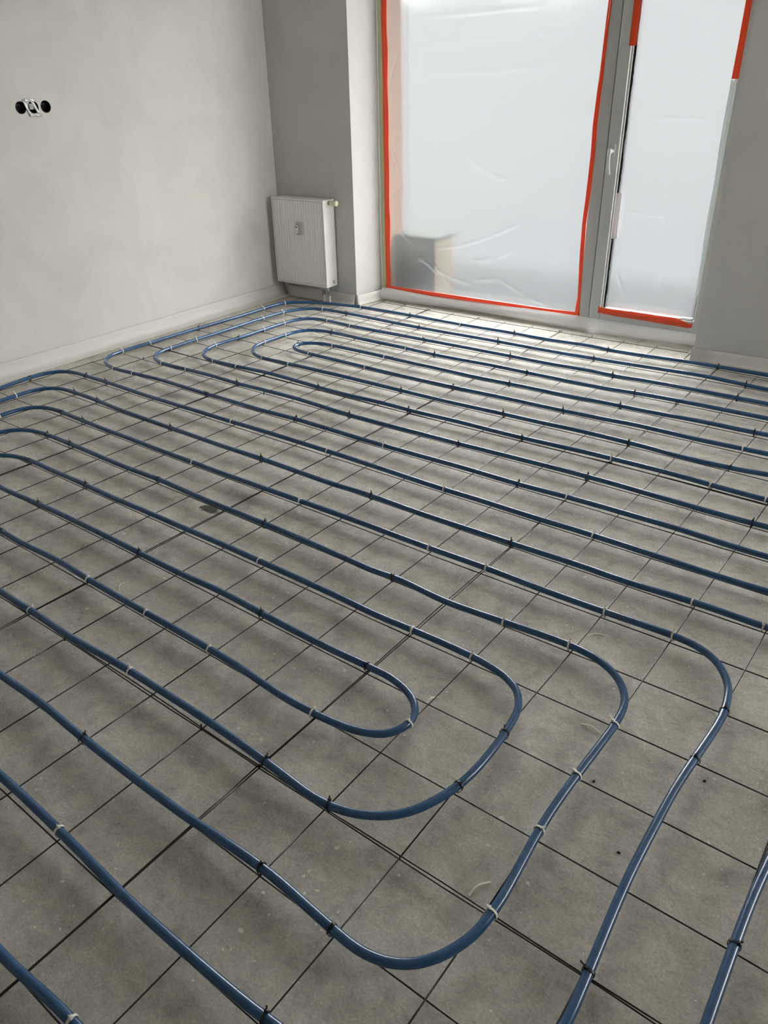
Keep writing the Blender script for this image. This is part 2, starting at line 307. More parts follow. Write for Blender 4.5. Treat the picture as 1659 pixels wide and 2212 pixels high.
PIPE_B = [1770,2443,1547,2440,1307,2435,1067,2425,928,2413,729,2389,609,2383,449,2385,209,2396,-30,2409,-170,2411,-410,2402,-530,2400,-650,2387,-848,2365,-948,2358,-1008,2360,-1107,2367,-1187,2363,-1347,2350,-1447,2348,-1607,2350,-1846,2338,-2046,2332,-2286,2331,-2526,2328,-2686,2322,-2786,2313,-2904,2292,-3041,2261,-3098,2243,-3152,2219,-3204,2189,-3252,2153,-3279,2125,-3290,2109,-3298,2092,-3308,2055,-3313,1996,-3306,1756,-3307,1616,-3320,1376,-3322,1156,-3323,936,-3328,796,-3325,736,-3318,697,-3306,660,-3287,626,-3262,597,-3230,573,-3195,556,-3157,545,-3098,537,-3038,537,-2799,559,-2699,564,-2459,561,-2239,563,-1999,563,-1760,575,-1520,574,-1299,573,-1059,580,-819,587,-599,587,-360,601,-120,605,20,605,220,596,460,601,700,606,880,611,980,613,1020,617,1058,626,1093,643,1125,666,1151,694,1174,727,1200,780,1218,837,1227,896,1229,976,1221,1196,1225,1356,1233,1576,1230,1696,1224,1755,1211,1814,1197,1851,1178,1886,1155,1918,1128,1946,1096,1969,1061,1986,1023,1997,964,2004,864,2007,624,2000,384,1998,144,1996,-96,1993,-296,1991,-476,1988,-636,1979,-775,1965,-935,1966,-1174,1949,-1414,1949,-1654,1944,-1894,1937,-2134,1929,-2374,1919,-2534,1917,-2734,1927,-2793,1924,-2832,1916,-2850,1909,-2866,1900,-2881,1889,-2895,1875,-2906,1860,-2922,1825,-2931,1787,-2938,1707,-2942,1527,-2942,1347,-2951,1188,-2948,1128,-2940,1090,-2926,1053,-2905,1020,-2879,991,-2847,969,-2811,954,-2773,945,-2713,941,-2593,945,-2374,965,-2234,967,-2094,962,-1935,953,-1774,953,-1535,968,-1355,968,-1115,979,-875,983,-735,990,-496,1005,-256,1012,-156,1012,84,1000,324,997,504,995,584,999,643,1009,681,1020,717,1037,749,1059,777,1086,799,1118,814,1154,822,1193,825,1252,820,1372,812,1432,802,1470,786,1505,763,1536,733,1560,698,1579,642,1599,603,1607,544,1610,304,1615,104,1617,-56,1609,-216,1606,-415,1589,-515,1581,-634,1578,-834,1563,-1074,1555,-1254,1546,-1393,1539,-1613,1541,-1793,1538,-2033,1542,-2274,1540,-2393,1533,-2432,1527,-2469,1515,-2503,1495,-2517,1483,-2529,1469,-2537,1453,-2542,1436,-2542,1419,-2538,1403,-2530,1388,-2518,1376,-2503,1366,-2486,1358,-2448,1348,-2388,1343,-2249,1341,-2028,1338,-1788,1335,-1548,1340,-1308,1350,-1069,1362,-829,1371,-609,1384,-450,1400,-350,1401,-170,1399,30,1410,170,1417,350,1419,450,1414,509,1405,547,1395,565,1388,581,1379,595,1367,606,1353,613,1338,616,1321,615,1304,609,1288,600,1273,587,1261,571,1251,535,1237,496,1229,417,1223,217,1223,158,1217,60,1199,-59,1189,-179,1187,-359,1198,-599,1198,-839,1184,-1039,1176,-1238,1164,-1478,1159,-1718,1157,-1958,1154,-2198,1147,-2438,1137,-2518,1135,-2558,1138,-2596,1146,-2633,1161,-2666,1182,-2694,1208,-2716,1240,-2733,1276,-2743,1314,-2749,1374,-2748,1473,-2743,1573,-2736,1612,-2723,1649,-2714,1666,-2703,1681,-2689,1695,-2674,1706,-2658,1715,-2621,1727,-2562,1736,-2482,1740,-2242,1736,-2002,1737,-1762,1731,-1622,1737,-1402,1752,-1242,1753,-1002,1756,-822,1758,-723,1767,-544,1789,-384,1800,-144,1805,96,1807,336,1808,576,1807,796,1804,835,1799,873,1789,909,1772,941,1750,969,1722,992,1690,1010,1655,1022,1618,1032,1559,1033,1479,1026,1319,1030,1219,1036,1120,1034,1060,1027,1021,1015,983,998,948,975,915,949,886,919,860,885,840,849,825,791,812,691,802,571,800,331,798,131,790,-69,794,-289,800,-489,797,-728,788,-968,775,-1208,767,-1448,758,-1588,756,-1828,768,-1968,773,-2128,768,-2348,758,-2568,763,-2747,755,-2887,747,-2947,749,-2986,755,-3023,767,-3058,785,-3073,797,-3087,810,-3099,825,-3116,860,-3126,898,-3132,957,-3136,1117,-3133,1357,-3139,1597,-3136,1837,-3130,1897,-3118,1955,-3096,2010,-3076,2045,-3052,2075,-3021,2098,-2986,2114,-2948,2124,-2889,2132,-2729,2136,-2489,2133,-2248,2129,-2028,2132,-1789,2143,-1549,2151,-1308,2151,-1109,2158,-869,2176,-630,2199,-471,2215,-391,2217,-291,2210,-152,2197,68,2191,308,2190,548,2191,748,2198,988,2215,1228,2228,1467,2238,1707,2241,1770,2242]
TIES = {"Ak":[[-3126,373,-178],[-2946,376,180],[-3350,178,-88],[-2944,186,1],[-2744,184,-2],[-2164,169,0],[-1583,174,1],[-1003,181,1],[-403,187,2],[603,-797,-89],[-2754,-9,-180],[-2574,-13,178],[410,-201,94],[403,-400,86],[412,-1000,95],[7,-1398,4],[-2567,-207,4],[-2387,-204,0],[-1786,-200,0],[-1186,-207,0],[-608,-210,4],[-4,-1211,176],[-203,-1197,180],[-804,-1205,178],[-2382,-405,-175],[-1982,-400,-180],[9,-588,94],[5,-787,79],[-195,-1001,9],[-394,-994,-4],[-1991,-598,2],[-1391,-592,-1],[-811,-592,-2],[-411,-591,2],[-1911,-788,178]],"Aw":[[-1985,382,-179],[-204,395,-179],[-1405,392,-180],[-805,385,-180],[-3156,-17,92],[197,208,2],[397,208,3],[-251,-1598,-179],[-2964,-213,-88],[-1794,-15,-179],[-1194,-6,-178],[-613,2,-179],[-393,7,-180],[7,9,-178],[207,16,178],[-613,-1391,-2],[-210,-207,6],[-11,-192,-1],[211,-406,-90],[205,-606,-92],[205,-786,-87],[219,-1006,-92],[-1022,-391,180],[-402,-392,-177],[-202,-392,177],[-914,-984,1],[-1394,-990,0],[-196,-698,-91],[-412,-810,-177],[-811,-795,179],[-1091,-793,180],[-1392,-789,178]],"Bk":[[-2359,561,0],[-1760,575,1],[-599,587,2],[-2348,758,-180],[-1588,756,179],[-988,774,-178],[-409,799,-179],[211,792,-177],[-1954,953,-2],[-1395,967,0],[-795,985,3],[-1578,1158,-180],[-999,1179,-177],[-399,1199,180],[20,1195,-175],[-1388,1346,2],[-789,1372,3],[-2542,1436,-99],[-1174,1551,-177],[-594,1580,-179],[4,1612,-177],[-2542,1738,4],[-1762,1731,1],[-1182,1753,0],[-604,1782,7],[-2942,1327,-93],[-1974,1934,-178],[-1394,1949,-180],[-795,1965,-179],[-176,1991,-179],[-2749,2136,0],[-2148,2129,1],[-1589,2151,1],[-989,2166,4],[-192,2200,-5],[-3321,1336,-91],[-2366,2330,-179],[-1587,2351,-179],[-988,2359,177],[-390,2403,-179]],"Bw":[[-3098,537,-3],[-2939,545,5],[-1239,574,1],[-400,600,3],[-2947,749,174],[-2747,755,-176],[-2733,941,-3],[-2553,948,5],[-396,1009,2],[4,1003,-3],[204,999,0],[-2538,1136,176],[-2338,1142,-178],[-2369,1342,-2],[-1948,1337,-1],[10,1409,4],[-2353,1536,-176],[-1973,1542,179],[-2748,1354,95],[-2746,1533,87],[-1962,1736,-1],[-2950,1148,-85],[-2942,1547,-90],[-2937,1727,-93],[-2734,1927,-180],[-2534,1917,179],[-3132,957,94],[-3135,1157,89],[-3138,1737,89],[-3127,1916,79],[-2948,2124,11],[-3326,756,-86],[-3323,956,-91],[-3312,1916,-88],[-3290,2109,-120],[-2766,2315,-173],[-1966,2334,-178]]}
GRID = [[-3513,2695,-3511,2503,-3507,2311,-3503,2116,-3500,1919,-3502,1723,-3506,1530,-3508,1338,-3508,1146,-3511,952,-3517,759,-3521,564,-3524,367,-3522,169,-3524,-22,-3536,-211,-3542,-410,-3546,-611,-3553,-806,-3556,-1002,-3557,-1200,-3556,-1403,-3556,-1607,-3558,-1805,-3560,-2002,-3563,-2199,-3565,-2396],[-3322,2715,-3322,2515,-3321,2317,-3318,2121,-3316,1924,-3315,1728,-3316,1533,-3316,1340,-3317,1147,-3320,953,-3325,758,-3329,562,-3329,364,-3328,170,-3335,-19,-3344,-214,-3348,-412,-3353,-609,-3356,-805,-3359,-1001,-3361,-1197,-3363,-1395,-3362,-1600,-3363,-1803,-3365,-2000,-3367,-2197,-3369,-2394],[-3135,2742,-3133,2532,-3133,2327,-3133,2126,-3132,1929,-3131,1733,-3129,1537,-3128,1342,-3129,1148,-3131,953,-3133,757,-3135,560,-3134,363,-3136,171,-3144,-22,-3150,-218,-3154,-413,-3159,-607,-3159,-805,-3159,-1004,-3163,-1198,-3166,-1393,-3168,-1592,-3167,-1799,-3169,-1998,-3171,-2196,-3173,-2393],[-2952,2769,-2948,2548,-2945,2335,-2944,2130,-2944,1931,-2944,1735,-2942,1539,-2940,1344,-2940,1148,-2940,952,-2941,756,-2940,559,-2940,364,-2944,171,-2950,-23,-2955,-217,-2960,-411,-2964,-607,-2963,-805,-2963,-1005,-2964,-1202,-2969,-1394,-2972,-1589,-2973,-1793,-2974,-1996,-2975,-2194,-2977,-2392],[-2770,2777,-2762,2555,-2756,2339,-2753,2131,-2752,1930,-2751,1733,-2750,1539,-2748,1344,-2747,1148,-2747,951,-2747,756,-2746,561,-2746,366,-2750,173,-2756,-21,-2761,-215,-2766,-410,-2768,-606,-2768,-805,-2768,-1005,-2768,-1204,-2771,-1398,-2777,-1588,-2780,-1786,-2779,-1993,-2779,-2193,-2781,-2391],[-2577,2773,-2569,2552,-2561,2336,-2556,2127,-2554,1926,-2553,1730,-2552,1536,-2551,1342,-2550,1147,-2550,951,-2551,756,-2551,562,-2553,368,-2556,175,-2561,-19,-2566,-213,-2569,-408,-2572,-605,-2573,-804,-2573,-1004,-2574,-1204,-2576,-1400,-2583,-1589,-2588,-1782,-2587,-1985,-2584,-2191,-2585,-2390],[-2377,2767,-2368,2548,-2361,2332,-2356,2123,-2354,1922,-2354,1728,-2353,1535,-2353,1342,-2352,1147,-2353,952,-2354,758,-2356,564,-2358,370,-2361,176,-2365,-18,-2369,-212,-2372,-407,-2375,-603,-2377,-802,-2379,-1001,-2381,-1200,-2384,-1399,-2389,-1592,-2394,-1781,-2395,-1978,-2389,-2188,-2388,-2389],[-2175,2762,-2168,2547,-2162,2334,-2157,2124,-2156,1923,-2156,1728,-2156,1535,-2155,1342,-2155,1148,-2156,954,-2158,760,-2160,565,-2162,371,-2166,176,-2169,-17,-2173,-211,-2176,-405,-2179,-601,-2182,-799,-2185,-998,-2189,-1196,-2192,-1396,-2195,-1595,-2197,-1786,-2199,-1979,-2195,-2183,-2192,-2388],[-1976,2763,-1971,2550,-1966,2338,-1963,2130,-1962,1927,-1961,1731,-1961,1537,-1961,1344,-1961,1151,-1961,957,-1963,762,-1965,568,-1968,372,-1971,177,-1974,-17,-1978,-210,-1981,-404,-1984,-599,-1988,-796,-1991,-994,-1994,-1194,-1995,-1396,-1994,-1599,-1993,-1796,-1998,-1983,-1999,-2183,-1996,-2387],[-1783,2770,-1778,2557,-1774,2346,-1771,2138,-1769,1935,-1769,1737,-1769,1541,-1768,1347,-1768,1153,-1768,959,-1769,764,-1771,570,-1773,374,-1777,179,-1780,-15,-1783,-209,-1786,-403,-1789,-598,-1792,-795,-1794,-993,-1795,-1195,-1794,-1398,-1790,-1603,-1785,-1802,-1792,-1989,-1800,-2185,-1799,-2388],[-1591,2780,-1586,2566,-1581,2354,-1578,2146,-1576,1943,-1576,1744,-1576,1547,-1576,1351,-1576,1156,-1576,961,-1576,766,-1577,572,-1579,377,-1582,181,-1585,-13,-1588,-207,-1590,-402,-1592,-597,-1594,-795,-1596,-995,-1596,-1197,-1594,-1401,-1588,-1603,-1582,-1800,-1584,-1992,-1598,-2186,-1601,-2390],[-1396,2788,-1390,2573,-1386,2362,-1382,2154,-1381,1950,-1381,1750,-1381,1552,-1382,1356,-1382,1161,-1382,965,-1383,769,-1383,574,-1385,379,-1387,183,-1390,-12,-1392,-206,-1394,-401,-1395,-597,-1396,-796,-1398,-996,-1398,-1199,-1396,-1401,-1390,-1600,-1385,-1795,-1385,-1988,-1395,-2183,-1404,-2387],[-1194,2790,-1190,2577,-1187,2367,-1184,2160,-1183,1957,-1184,1757,-1185,1559,-1186,1363,-1187,1167,-1188,970,-1189,774,-1189,577,-1191,381,-1192,185,-1194,-11,-1196,-206,-1197,-401,-1198,-598,-1199,-797,-1201,-997,-1201,-1199,-1199,-1400,-1196,-1598,-1193,-1793,-1192,-1986,-1195,-2183,-1205,-2384],[-993,2795,-990,2584,-988,2374,-986,2168,-986,1965,-987,1765,-988,1567,-990,1370,-991,1174,-992,977,-994,779,-995,581,-996,383,-998,186,-999,-11,-1001,-206,-1001,-402,-1002,-599,-1003,-798,-1004,-998,-1004,-1200,-1003,-1400,-1001,-1598,-1000,-1795,-998,-1994,-995,-2198,-1001,-2397],[-796,2805,-792,2594,-790,2385,-789,2179,-789,1976,-791,1775,-792,1576,-793,1379,-794,1182,-796,984,-798,785,-799,585,-801,385,-802,186,-803,-11,-804,-207,-804,-403,-805,-600,-805,-799,-805,-1000,-805,-1201,-805,-1402,-804,-1601,-803,-1802,-800,-2006,-798,-2214,-799,-2417],[-599,2816,-594,2605,-591,2397,-591,2191,-592,1987,-593,1785,-594,1585,-595,1387,-597,1190,-598,991,-600,791,-602,588,-604,387,-605,187,-606,-11,-606,-207,-606,-404,-605,-601,-605,-801,-605,-1002,-604,-1203,-604,-1405,-603,-1606,-602,-1810,-601,-2017,-599,-2226,-598,-2431],[-397,2821,-392,2613,-391,2406,-391,2201,-392,1997,-393,1794,-394,1593,-395,1394,-396,1196,-397,996,-399,794,-401,592,-403,390,-404,189,-405,-9,-405,-207,-405,-404,-404,-602,-403,-802,-403,-1004,-402,-1205,-402,-1407,-401,-1610,-400,-1815,-399,-2023,-397,-2233,-396,-2438],[-189,2814,-187,2610,-186,2407,-188,2204,-189,2001,-190,1799,-191,1598,-191,1398,-193,1197,-194,997,-195,795,-197,593,-199,392,-201,192,-202,-6,-202,-204,-202,-402,-202,-601,-201,-802,-200,-1004,-200,-1206,-199,-1407,-199,-1610,-199,-1815,-198,-2023,-196,-2231,-197,-2435],[21,2799,22,2599,21,2399,19,2200,17,2000,15,1801,14,1601,13,1399,12,1197,11,995,9,793,8,593,5,394,3,196,1,-2,0,-200,0,-399,0,-599,1,-801,2,-1003,2,-1205,2,-1407,1,-1609,0,-1811,-1,-2016,-1,-2223,-2,-2423],[231,2782,230,2583,228,2387,225,2193,221,1997,219,1800,218,1601,216,1399,215,1195,214,992,213,791,211,593,209,396,206,199,204,2,202,-196,201,-397,200,-598,201,-800,203,-1002,204,-1204,203,-1405,200,-1605,197,-1804,194,-2005,192,-2208,193,-2410],[438,2766,436,2569,433,2377,428,2186,423,1993,420,1798,419,1600,419,1398,418,1193,418,988,417,789,414,594,410,398,407,202,405,5,403,-195,400,-396,398,-598,399,-800,403,-1001,405,-1202,405,-1402,402,-1600,396,-1797,390,-1994,388,-2196,392,-2401],[638,2761,638,2562,634,2371,627,2181,621,1988,620,1794,620,1596,621,1395,622,1190,622,985,620,789,615,596,610,401,607,204,604,6,602,-194,598,-397,595,-599,595,-801,601,-1002,606,-1201,608,-1400,606,-1596,600,-1791,593,-1988,591,-2192,592,-2398],[822,2794,827,2581,826,2379,821,2182,817,1985,817,1789,821,1590,824,1392,825,1188,825,984,821,791,815,599,809,404,805,206,803,7,799,-195,795,-398,790,-601,790,-804,798,-1003,807,-1201,812,-1398,811,-1594,805,-1790,799,-1989,797,-2194,793,-2395],[1009,2822,1010,2617,1011,2410,1011,2204,1011,2000,1013,1797,1019,1592,1024,1394,1027,1188,1025,987,1019,796,1013,603,1007,407,1003,209,1001,7,997,-196,992,-400,986,-603,986,-806,994,-1006,1007,-1202,1015,-1398,1014,-1594,1007,-1792,1002,-1993,997,-2194,989,-2389],[1198,2826,1202,2625,1204,2423,1206,2220,1207,2018,1209,1816,1213,1609,1217,1404,1220,1196,1219,996,1214,802,1210,607,1205,411,1202,211,1199,8,1195,-197,1190,-400,1184,-604,1182,-807,1191,-1006,1204,-1202,1212,-1397,1208,-1594,1204,-1792,1201,-1992,1193,-2189,1183,-2382],[1390,2827,1391,2626,1392,2425,1395,2224,1398,2023,1401,1822,1407,1616,1411,1407,1414,1202,1413,1001,1411,804,1408,609,1404,413,1402,213,1399,11,1396,-192,1391,-394,1386,-596,1382,-799,1385,-999,1392,-1197,1397,-1394,1400,-1593,1400,-1791,1393,-1987,1384,-2181,1380,-2379],[1588,2830,1589,2629,1589,2428,1589,2227,1590,2026,1591,1825,1592,1623,1596,1418,1602,1213,1605,1009,1605,811,1604,614,1602,416,1601,217,1600,18,1598,-182,1594,-382,1588,-584,1584,-788,1585,-992,1591,-1192,1596,-1391,1596,-1589,1590,-1783,1583,-1979,1580,-2178,1579,-2377],[1786,2834,1787,2633,1787,2431,1788,2230,1788,2029,1789,1828,1789,1627,1789,1425,1790,1224,1791,1022,1792,821,1794,621,1796,420,1796,221,1795,21,1793,-179,1790,-381,1787,-584,1787,-786,1789,-987,1790,-1185,1788,-1382,1784,-1579,1782,-1777,1780,-1976,1779,-2176,1778,-2375]]  # node (i,j) of the mesh grid, mm: i=-18.., j=-14..

# ------------------------------------------------------------------ grid nodes of the wire mesh
def N(i, j):
    i = min(max(i + 18, 0), len(GRID) - 1.001); j = min(max(j + 14, 0), len(GRID[0]) // 2 - 1.001)
    a, b = int(i), int(j); s, t = i - a, j - b
    f = lambda p, q: Vector((GRID[p][2 * q], GRID[p][2 * q + 1])) / 1000
    return f(a, b) * (1 - s) * (1 - t) + f(a + 1, b) * s * (1 - t) + f(a, b + 1) * (1 - s) * t + f(a + 1, b + 1) * s * t

# ------------------------------------------------------------------ room shell
H = 2.6
K = wl(-0.68, 0, 0)                                  # back left corner
def lw(y, off=0.0): return Vector((K.x - (y - K.y) * 0.0131 + off, y, 0))   # left wall line, off = into the room
YF = -4.2; XR = 3.4
bm = bmesh.new(); fl = [lw(YF, -.15), Vector((XR + .1, YF, 0)), Vector((XR + .1, wl(6.4, 0, 0).y + .1, 0)), wl(2.34, .0, 0), wl(2.34, .33, 0), wl(-.01, .33, 0), wl(-.75, .1, 0)]
bm.faces.new([bm.verts.new(p) for p in fl])
r = bmesh.ops.extrude_face_region(bm, geom=bm.faces[:]); bmesh.ops.translate(bm, vec=(0, 0, -.15), verts=[v for v in r['geom'] if isinstance(v, bmesh.types.BMVert)])
bmesh.ops.recalc_face_normals(bm, faces=bm.faces[:])
tag(obj('floor', bm, M_FLOOR), 'grey cement screed floor with pale drops and stains', kind='structure')
bm = bmesh.new(); box(bm, -3.9, XR + .2, YF - .1, 3.3, H, H + .12)
tag(obj('ceiling', bm, M_CEIL), kind='structure')

# left wall with three round holes for the junction boxes
y0, y1 = YF, K.y
def lp(y, z): return lw(y) + Vector((0, 0, z))
BOXY = [0.593, 0.664, 0.735]; BOXZ = 1.314; BR = 0.0295
bm = bmesh.new(); edges = []
def loop(pts):
    vs = [bm.verts.new(p) for p in pts]
    for a, b in zip(vs, vs[1:] + vs[:1]): edges.append(bm.edges.new((a, b)))
loop([lp(y0, 0), lp(y1, 0), lp(y1, H), lp(y0, H)])
for by in BOXY: loop([lp(by + BR * math.cos(a), BOXZ + BR * math.sin(a)) for a in [2 * math.pi * k / 28 for k in range(28)]])
bmesh.ops.triangle_fill(bm, use_beauty=True, use_dissolve=False, edges=edges)
for f in bm.faces: f.normal_update()
for f in bm.faces:
    if f.normal.x < 0: f.normal_flip()
r = bmesh.ops.extrude_face_region(bm, geom=bm.faces[:]); bmesh.ops.translate(bm, vec=(-.1, 0, 0), verts=[v for v in r['geom'] if isinstance(v, bmesh.types.BMVert)])
bmesh.ops.recalc_face_normals(bm, faces=bm.faces[:])
tag(obj('wall_left', bm, M_WALL), kind='structure')

def wallbox(name, u0, u1, v0, v1, z0, z1, m, name2=None):
    bm = bmesh.new(); box(bm, u0, u1, v0, v1, z0, z1, WM)
    return tag(obj(name, bm, m), kind='structure')
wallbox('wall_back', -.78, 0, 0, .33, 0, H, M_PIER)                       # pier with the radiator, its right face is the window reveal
bm = bmesh.new()                                                          # splayed plaster on the left reveal
box(bm, 0, .045, .18, .33, 0, H, WM)
for v in bm.verts:
    p = WM.inverted() @ v.co
    if p.x > .02 and p.y < .2: v.co = WM @ Vector((0.001, 0.0, p.z))
    elif p.y < .2: v.co = WM @ Vector((-.001, 0.0, p.z))
    elif p.x > .02: v.co = WM @ Vector((.05, .33, p.z))
tag(obj('trim_1', bm, M_PIER), kind='structure')
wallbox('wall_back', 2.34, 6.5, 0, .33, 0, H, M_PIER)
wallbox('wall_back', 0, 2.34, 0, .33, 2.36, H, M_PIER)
# front wall behind the camera, right wall with the second window opening
bm = bmesh.new(); box(bm, -3.8, XR + .2, YF - .12, YF, 0, H)
tag(obj('wall_front', bm, M_WALL), kind='structure')
bm = bmesh.new()
for (a, b, c, d) in ((YF, 1.0, 0, H), (2.2, 3.0, 0, H), (1.0, 2.2, 0, .6), (1.0, 2.2, 2.2, H)): box(bm, XR, XR + .2, a, b, c, d)
tag(obj('wall_right', bm, M_WALL), kind='structure')
w2 = tag(empty('window_2', (XR + .1, 1.6, .6)), kind='structure')
bm = bmesh.new()
for (a, b, c, d) in ((-.6, .6, 0, .07), (-.6, .6, 1.53, 1.6), (-.6, -.53, .07, 1.53), (.53, .6, .07, 1.53), (-.03, .03, .07, 1.53)): box(bm, -.03, .03, a, b, c, d)
obj('window_frame', bm, M_PVC, w2)
bm = bmesh.new(); box(bm, -.004, .004, -.53, -.03, .07, 1.53); box(bm, -.004, .004, .03, .53, .07, 1.53)
obj('pane', bm, M_GLASS, w2)

# ------------------------------------------------------------------ balcony door unit (window_1)
WT = 2.36; FV = .245
win = tag(empty('window_1', O), kind='structure'); win.rotation_euler = (0, 0, TH)
def wpart(name, boxes, m, parent=win, bev=.0):
    bm = bmesh.new()
    for b in boxes: box(bm, *b, bevel=bev)
    return obj(name, bm, m, parent)
wpart('window_frame', [(.05, .100, FV, .262, 0, WT), (.100, 1.56, FV, .31, 0, .085), (.100, 1.56, FV, .31, WT - .07, WT),
                       (1.68, 2.34, FV + .02, .31, 0, .085), (2.29, 2.34, FV - .004, .31, .085, WT), (1.68, 2.29, FV + .02, .31, WT - .06, WT)], M_PVC, bev=.003)
wpart('mullion', [(1.548, 1.622, FV, .31, 0, WT), (1.636, 1.66, FV + .02, .31, 0, WT), (1.622, 1.636, FV + .03, .31, 0, WT)], M_PVC, bev=.004)
wpart('pane', [(.095, 1.555, .2525, .2565, .08, WT - .06)], M_GLASS)
sash = wpart('sash', [(1.634, 1.702, .222, .262, .088, WT - .03), (1.702, 2.30, .222, .262, .088, .150), (1.702, 2.30, .222, .262, WT - .1, WT - .03), (2.262, 2.30, .222, .262, .15, WT - .1)], M_PVC, bev=.004)
wpart('glazing_bead', [(1.702, 1.713, .232, .27, .15, WT - .1), (1.713, 2.252, .232, .27, .150, .158), (2.252, 2.262, .232, .27, .158, WT - .1)], M_PVC, sash, bev=.002)
wpart('gasket', [(1.713, 1.7165, .240, .27, .158, WT - .1), (1.7215, 1.7265, .240, .27, .158, WT - .1), (2.249, 2.252, .240, .27, .158, WT - .1), (2.18, 2.252, .238, .27, .158, .162)], M_GASKET, sash)
wpart('spacer_bar', [(1.7165, 1.7215, .250, .268, .158, WT - .1)], M_SPACER, sash)
wpart('sash_pane', [(1.7265, 2.249, .262, .266, .158, WT - .1)], M_GLASS, sash)
# lever handle: oval rosette, neck, drooping curved lever
HU, HZ = 1.668, 1.03
bm = bmesh.new()
r0 = []; r1 = []
for k in range(28):
    a = 2 * math.pi * k / 28; x = math.cos(a) * .015; z = math.sin(a) * .015 + (.022 if math.sin(a) > 0 else -.022)
    r0.append(bm.verts.new((HU + x, .2225, HZ + z + .004))); r1.append(bm.verts.new((HU + x * .85, .213, HZ + z * .96 + .004)))
for k in range(28): bm.faces.new((r0[k], r0[(k + 1) % 28], r1[(k + 1) % 28], r1[k]))
bm.faces.new(r1)
bmesh.ops.recalc_face_normals(bm, faces=bm.faces[:])
h = obj('handle', bm, M_PVC, win)
bm = bmesh.new(); tube(bm, [(HU, .214, HZ), (HU, .195, HZ), (HU, .180, HZ)], [.011, .010, .010], 16, up=Vector((1, 0, 0)))
pts = [(HU, .178, HZ + .012), (HU, .170, HZ), (HU, .166, HZ - .02), (HU + .001, .168, HZ - .05), (HU + .002, .174, HZ - .08), (HU + .004, .182, HZ - .105), (HU + .006, .186, HZ - .118)]
tube(bm, pts, [.009, .0115, .009, .0072, .0068, .0072, .0060], 12, up=Vector((1, 0, 0)))
obj('handle_lever', bm, M_PVC, win, smooth=True)

# ------------------------------------------------------------------ plastic sheets, tapes
def ridge(u, z, a, b, w):
    # a crease from a to b (u,z) of half-width w: height 0..1 at (u,z)
    dx, dz = b[0] - a[0], b[1] - a[1]; L2 = dx * dx + dz * dz
    t = max(0, min(1, ((u - a[0]) * dx + (z - a[1]) * dz) / L2))
    d = math.hypot(u - a[0] - t * dx, z - a[1] - t * dz)
    return math.exp(-(d / w) ** 2) * math.sin(math.pi * min(1, max(0, t * .9 + .05)))
def polyr(u, z, pts, w): return max(ridge(u, z, p, q, w) for p, q in zip(pts, pts[1:]))
CR = [([(.52, .40), (.70, .43), (.90, .50), (1.12, .60)], .009, .007), ([(.78, .34), (.95, .37), (1.1, .44)], .010, .004), ([(.72, .98), (.86, .89), (1.02, .84)], .009, .006),
      ([(.15, 1.56), (.6, 1.59), (1.0, 1.60), (1.5, 1.62)], .010, .0018), ([(.36, .33), (.50, .27), (.62, .22), (.8, .19)], .010, .007),
      ([(.43, .30), (.55, .22), (.66, .14)], .009, .005), ([(.8, .22), (1.0, .25), (1.2, .16), (1.4, .10)], .011, .006), ([(.30, .27), (.44, .34)], .006, .006),
      ([(.44, .34), (.62, .18)], .006, .005), ([(.13, 1.35), (.22, 1.55)], .006, .006), ([(.13, 1.05), (.22, .85)], .006, .006), ([(.13, .7), (.24, .78)], .005, .005),
      ([(1.30, .62), (1.25, .35)], .012, .003), ([(1.42, .55), (1.33, .30)], .012, .003), ([(.2, .5), (.35, .38)], .008, .003), ([(.3, 1.72), (1.2, 1.74)], .012, .0012), ([(.3, 1.42), (1.35, 1.45)], .014, .002)]
def film(u0, u1, z0, z1, v, nu, nz, creases, edge=0.0):
    g = []
    for a in range(nu + 1):
        row = []
        for b in range(nz + 1):
            u = u0 + (u1 - u0) * a / nu; z = z0 + (z1 - z0) * b / nz
            e = min(1, min(u - u0, u1 - u) / .05, (z - z0) / .05)
            d = noise.noise(Vector((u * 1.3, z * 4.5, v * 9))) * .005 + noise.noise(Vector((u * 5, z * 9, 3))) * .0014
            d += .012 * max(0, math.sin(math.pi * (u - u0) / (u1 - u0))) ** .7
            for pts, w_, h_ in creases:
                d += h_ * polyr(u, z, pts, w_)
            uu = u
            if edge and a == 0: uu = u + edge * noise.noise(Vector((0, z * 9, 1))) + edge * .35 * noise.noise(Vector((5, z * 37, 1)))
            row.append(wl(uu, v - max(0, e) * d, z))
        g.append(row)
    return g
bm = bmesh.new(); sheet(bm, film(.112, 1.556, .092, 2.30, .2445, 190, 290, CR))
tag(obj('plastic_sheet', bm, M_FILM, smooth=True), 'large milky plastic dust sheet taped over the wide left window pane', 'plastic sheet')
CR2 = [([(1.98, .95), (2.03, .55), (2.05, .2)], .010, .004), ([(1.80, .62), (1.86, .2)], .010, .003), ([(1.75, .42), (1.86, .22)], .009, .004), ([(1.8, 1.2), (2.2, 1.19)], .01, .004), ([(1.75, .72), (2.1, .70)], .012, .003), ([(1.86, .7), (1.9, .5)], .01, .003)]
bm = bmesh.new(); sheet(bm, film(1.727, 2.240, .155, 2.26, .2325, 90, 290, CR2, edge=.010))
tag(obj('plastic_sheet', bm, M_FILM, smooth=True), 'narrow milky plastic dust sheet on the right sash, torn along its left edge', 'plastic sheet')

